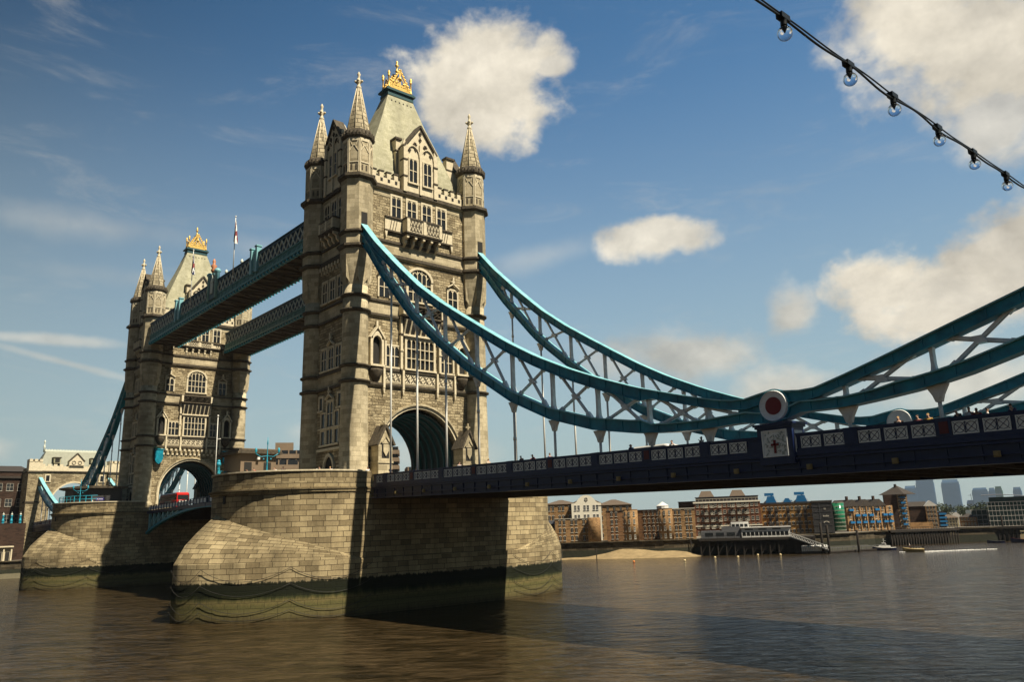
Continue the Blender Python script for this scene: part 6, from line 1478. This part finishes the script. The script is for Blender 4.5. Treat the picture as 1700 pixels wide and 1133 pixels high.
def person(label,x,y,z,yaw,pose,sh,tr,ha,sk,grp,s=1.0):
    t=bpy.data.objects.new('person',POSES[pose]['body']); COL.objects.link(t); t.location=(x,y,z); t.rotation_euler=(0,0,yaw); t.scale=(s,s,s); tag(t,label,'person',grp)
    for part,m in(('body',skin[sk]),('shirt',cl[sh]),('trousers',cl[tr]),('hair',hr[ha]),('face',skin[sk])):
        me=POSES[pose][part]
        if part=='body': o=t
        else: o=bpy.data.objects.new(part,me); COL.objects.link(o); o.parent=t
        if not me.materials: me.materials.append(None)
        o.material_slots[0].link='OBJECT'; o.material_slots[0].material=m
PG='people walking on the bridge'
W=-PI/2
PP=[(17.6,2,0,'black','jeans','black',1,'person in black just right of the left arch shrine','P'),
(25.1,0,0,'grey','black','brown',0,'person in grey walking behind the railing under the third hanger',''),
(29.7,PI,2,'beige','jeans','fair',0,'person with fair hair and beige top below the near tower right turret',''),
(35.2,W,1,'black','black','black',0,'leftmost of three people on the railing right of the tower, in black',''),
(36.0,W+.5,0,'pink','jeans','brown',0,'middle one of three people on the railing right of the tower, in pink',''),
(36.8,W-.4,1,'maroon','black','black',1,'rightmost of three people on the railing right of the tower, in dark red',''),
(38.2,0,2,'navy','jeans','brown',0,'person in navy just right of the group of three at the railing',''),
(47.5,0,0,'black','black','black',2,'left one of a dark-clothed couple in the middle of the bridge',''),
(48.1,PI,1,'navy','jeans','black',0,'right one of a dark-clothed couple in the middle of the bridge',''),
(51.5,W,0,'white','jeans','brown',0,'person in a white top left of the white-shirted man near the disc',''),
(54.5,W-.3,3,'white','black','black',2,'dark-haired man in a white shirt left of the big disc',''),
(61.7,2.6,1,'pink','beige','white',0,'person in a pink top just right of the big white and red disc',''),
(68.2,W+.3,2,'black','black','fair',0,'person in black left of the hanger and of the person in dark red',''),
(69.3,W,0,'maroon','jeans','brown',0,'person in dark red left of the fair-haired person in mustard yellow',''),
(69.9,W,0,'mustard','jeans','fair',0,'fair-haired person in mustard yellow, tallest of those left of the hanger',''),
(70.6,PI,0,'mustard','beige','fair',1,'short fair-haired person in yellow beside the hanger at the right',''),
(71.8,W-.5,1,'black','jeans','white',0,'white-haired person in black leaning on the railing at the right',''),
(72.25,W,3,'white','beige','black',1,'person in white with a raised arm, middle of the right-hand trio',''),
(72.6,W+.4,1,'maroon','black','brown',1,'person in dark red bending over the railing, in the right-hand trio',''),
(73.0,.4,0,'white','black','black',1,'person in white with dark hair, right end of the right-hand trio',''),
(74.5,W-.6,1,'navy','jeans','brown',0,'short-haired man in navy leaning on the railing at the right edge','')]
for x,yaw,po,sh,tr,ha,sk,l,_ in PP:
    s=.97+.06*((x*7)%1); z=rail_z(x)-1.19
    if 'short fair' in l: s=.86
    person(l,x,-8.95 if po in(1,3) else -8.5,z,yaw,po,sh,tr,ha,sk,PG,s)
for x,y,yaw,po,sh,tr,ha,sk,l in((2.5,-20.6,W,1,'black','black','black',1,'person in black sitting height at the near pier parapet, left of the red top'),(3.9,-20.4,W,1,'red','jeans','black',0,'person in a bright red top leaning on the near pier parapet'),(4.9,-18.7,-1,3,'white','jeans','brown',0,'person in white by the lamp standard on the near pier'),(6.4,-18.4,0,0,'black','black','black',2,'tall person in black right of the white shirt by the lamp standard'),
 (3.6,-13.9,0,0,'navy','black','brown',1,'person in navy against the dark side wall of the near tower'),(4.4,-13.4,0,0,'white','jeans','grey',0,'grey-haired person in white at the dark side door of the near tower'),(7.0,-14.4,-1,0,'beige','jeans','brown',0,'person in beige near the corner turret of the near tower'),(7.6,-13.4,-1,3,'white','black','fair',0,'fair-haired person in white right beside the corner turret of the near tower'),(8.6,-9.2,0,0,'white','black','black',1,'person in white at the left end of the nearest railing'),(9.3,-6.6,0,2,'black','jeans','black',0,'person in black passing the left arch shrine')):
    person(l,x,y,15.02,yaw,po,sh,tr,ha,sk,'people on the near pier')
for x,y,sh,l in((-76.8,-17.8,'white','left one of two people by the poster on the farther pier'),(-76.3,-16.9,'black','right one of two people by the poster on the farther pier')):
    person(l,x,y,15.1,W,0,sh,'black','black',1,'people on the farther pier')
person('person in white and red at the helm of the yellow speedboat',4.6,135.3,WZ+.45,R(205),0,'white','maroon','brown',0,None,.9)
# ------------------------------------------------------------------ string of lamps close to the camera
BP=[(-53.44,11.66),(-52.92,11.69),(-52.50,11.68),(-52.0,11.69),(-51.54,11.69),(-51.05,11.70)]
M['bulb']=bpy.data.materials.new('bulb_glass'); M['bulb'].use_nodes=True; b=M['bulb'].node_tree.nodes['Principled BSDF']; b.inputs['Transmission Weight'].default_value=1; b.inputs['Roughness'].default_value=.02; b.inputs['IOR'].default_value=1.25; b.inputs['Base Color'].default_value=(.9,.9,.92,1)
M['cable']=mat('black_rubber',(.008,.010,.009),.45)
def wire(off,amp,ph,r):
    pts=[]
    for k in range(561):
        y=-65.3+k*.048; f=(y+54.6)/4.6; z=11.70+.02*(y+52.2)*(y+52.2)*.3-.005
        pts.append((87.42+off[0]+amp*math.sin(f*37+ph)*.5,y,z+off[1]+amp*math.sin(f*50+ph)))
    return pts,r
th=thing('light_string_cable','pair of twisted black cables crossing the top right corner, carrying clear bulbs','cable',(87.42,-52.2,11.7))
for off,amp,ph,r in(((0,.016),.003,0,.0036),((.004,-.006),.008,1.5,.0050)):
    p,r=wire(off,amp,ph,r); mb=MB(); mb.tube(p,r,8); mb.build('wire',M['cable'],th)
for i,(y,z0) in enumerate(BP):
    x=87.42; z=11.70+.006*(y+52.2)**2-.005
    l=['first and largest clear bulb at the upper left end of the string','second clear bulb from the upper left of the string','third clear bulb from the upper left, in front of open sky beside the cloud','fourth clear bulb, third from the lower right end of the string','fifth clear bulb, second from the lower right end of the string','last and smallest clear bulb at the lower right end of the string'][i]
    t=thing('light_bulb',l,'light bulb',(x,y,z-.11),'clear bulbs on the string')
    mb=MB(); mb.lathe(x,y,[(.006,z+.018),(.014,z+.014),(.015,z-.006),(.0125,z-.012),(.0135,z-.03),(.012,z-.036)],14); mb.box(x-.014,x+.014,y-.03,y+.03,z-.008,z+.016); mb.build('lamp_socket',M['cable'],t)
    mb=MB(); n=10; mb.lathe(x,y,[(.012,z-.034),(.0135,z-.04)]+[(.030*math.sin(R(26+154*k/n)),z-.0665+.030*math.cos(R(26+154*k/n))) for k in range(n+1)][:-1]+[(.001,z-.0965)],20); mb.build('glass_globe',M['bulb'],t)
    mb=MB(); mb.lathe(x,y,[(.009,z-.034),(.010,z-.045),(.004,z-.058),(.002,z-.064)],8); mb.build('lamp_stem',M['panelw'],t)
# ------------------------------------------------------------------ air
if .00006:
    mb=MB(); mb.box(-2600,900,-900,4200,-6,220); hz=mb.build('haze',[]); tag(hz,kind='stuff')
    m=bpy.data.materials.new('haze_air'); m.use_nodes=True; N=m.node_tree.nodes; N.clear(); o=N.new('ShaderNodeOutputMaterial'); v=N.new('ShaderNodeVolumePrincipled'); v.inputs['Color'].default_value=(.80,.88,.97,1); v.inputs['Density'].default_value=.00006; v.inputs['Anisotropy'].default_value=.2
    m.node_tree.links.new(v.outputs[0],o.inputs['Volume']); hz.data.materials.append(m)
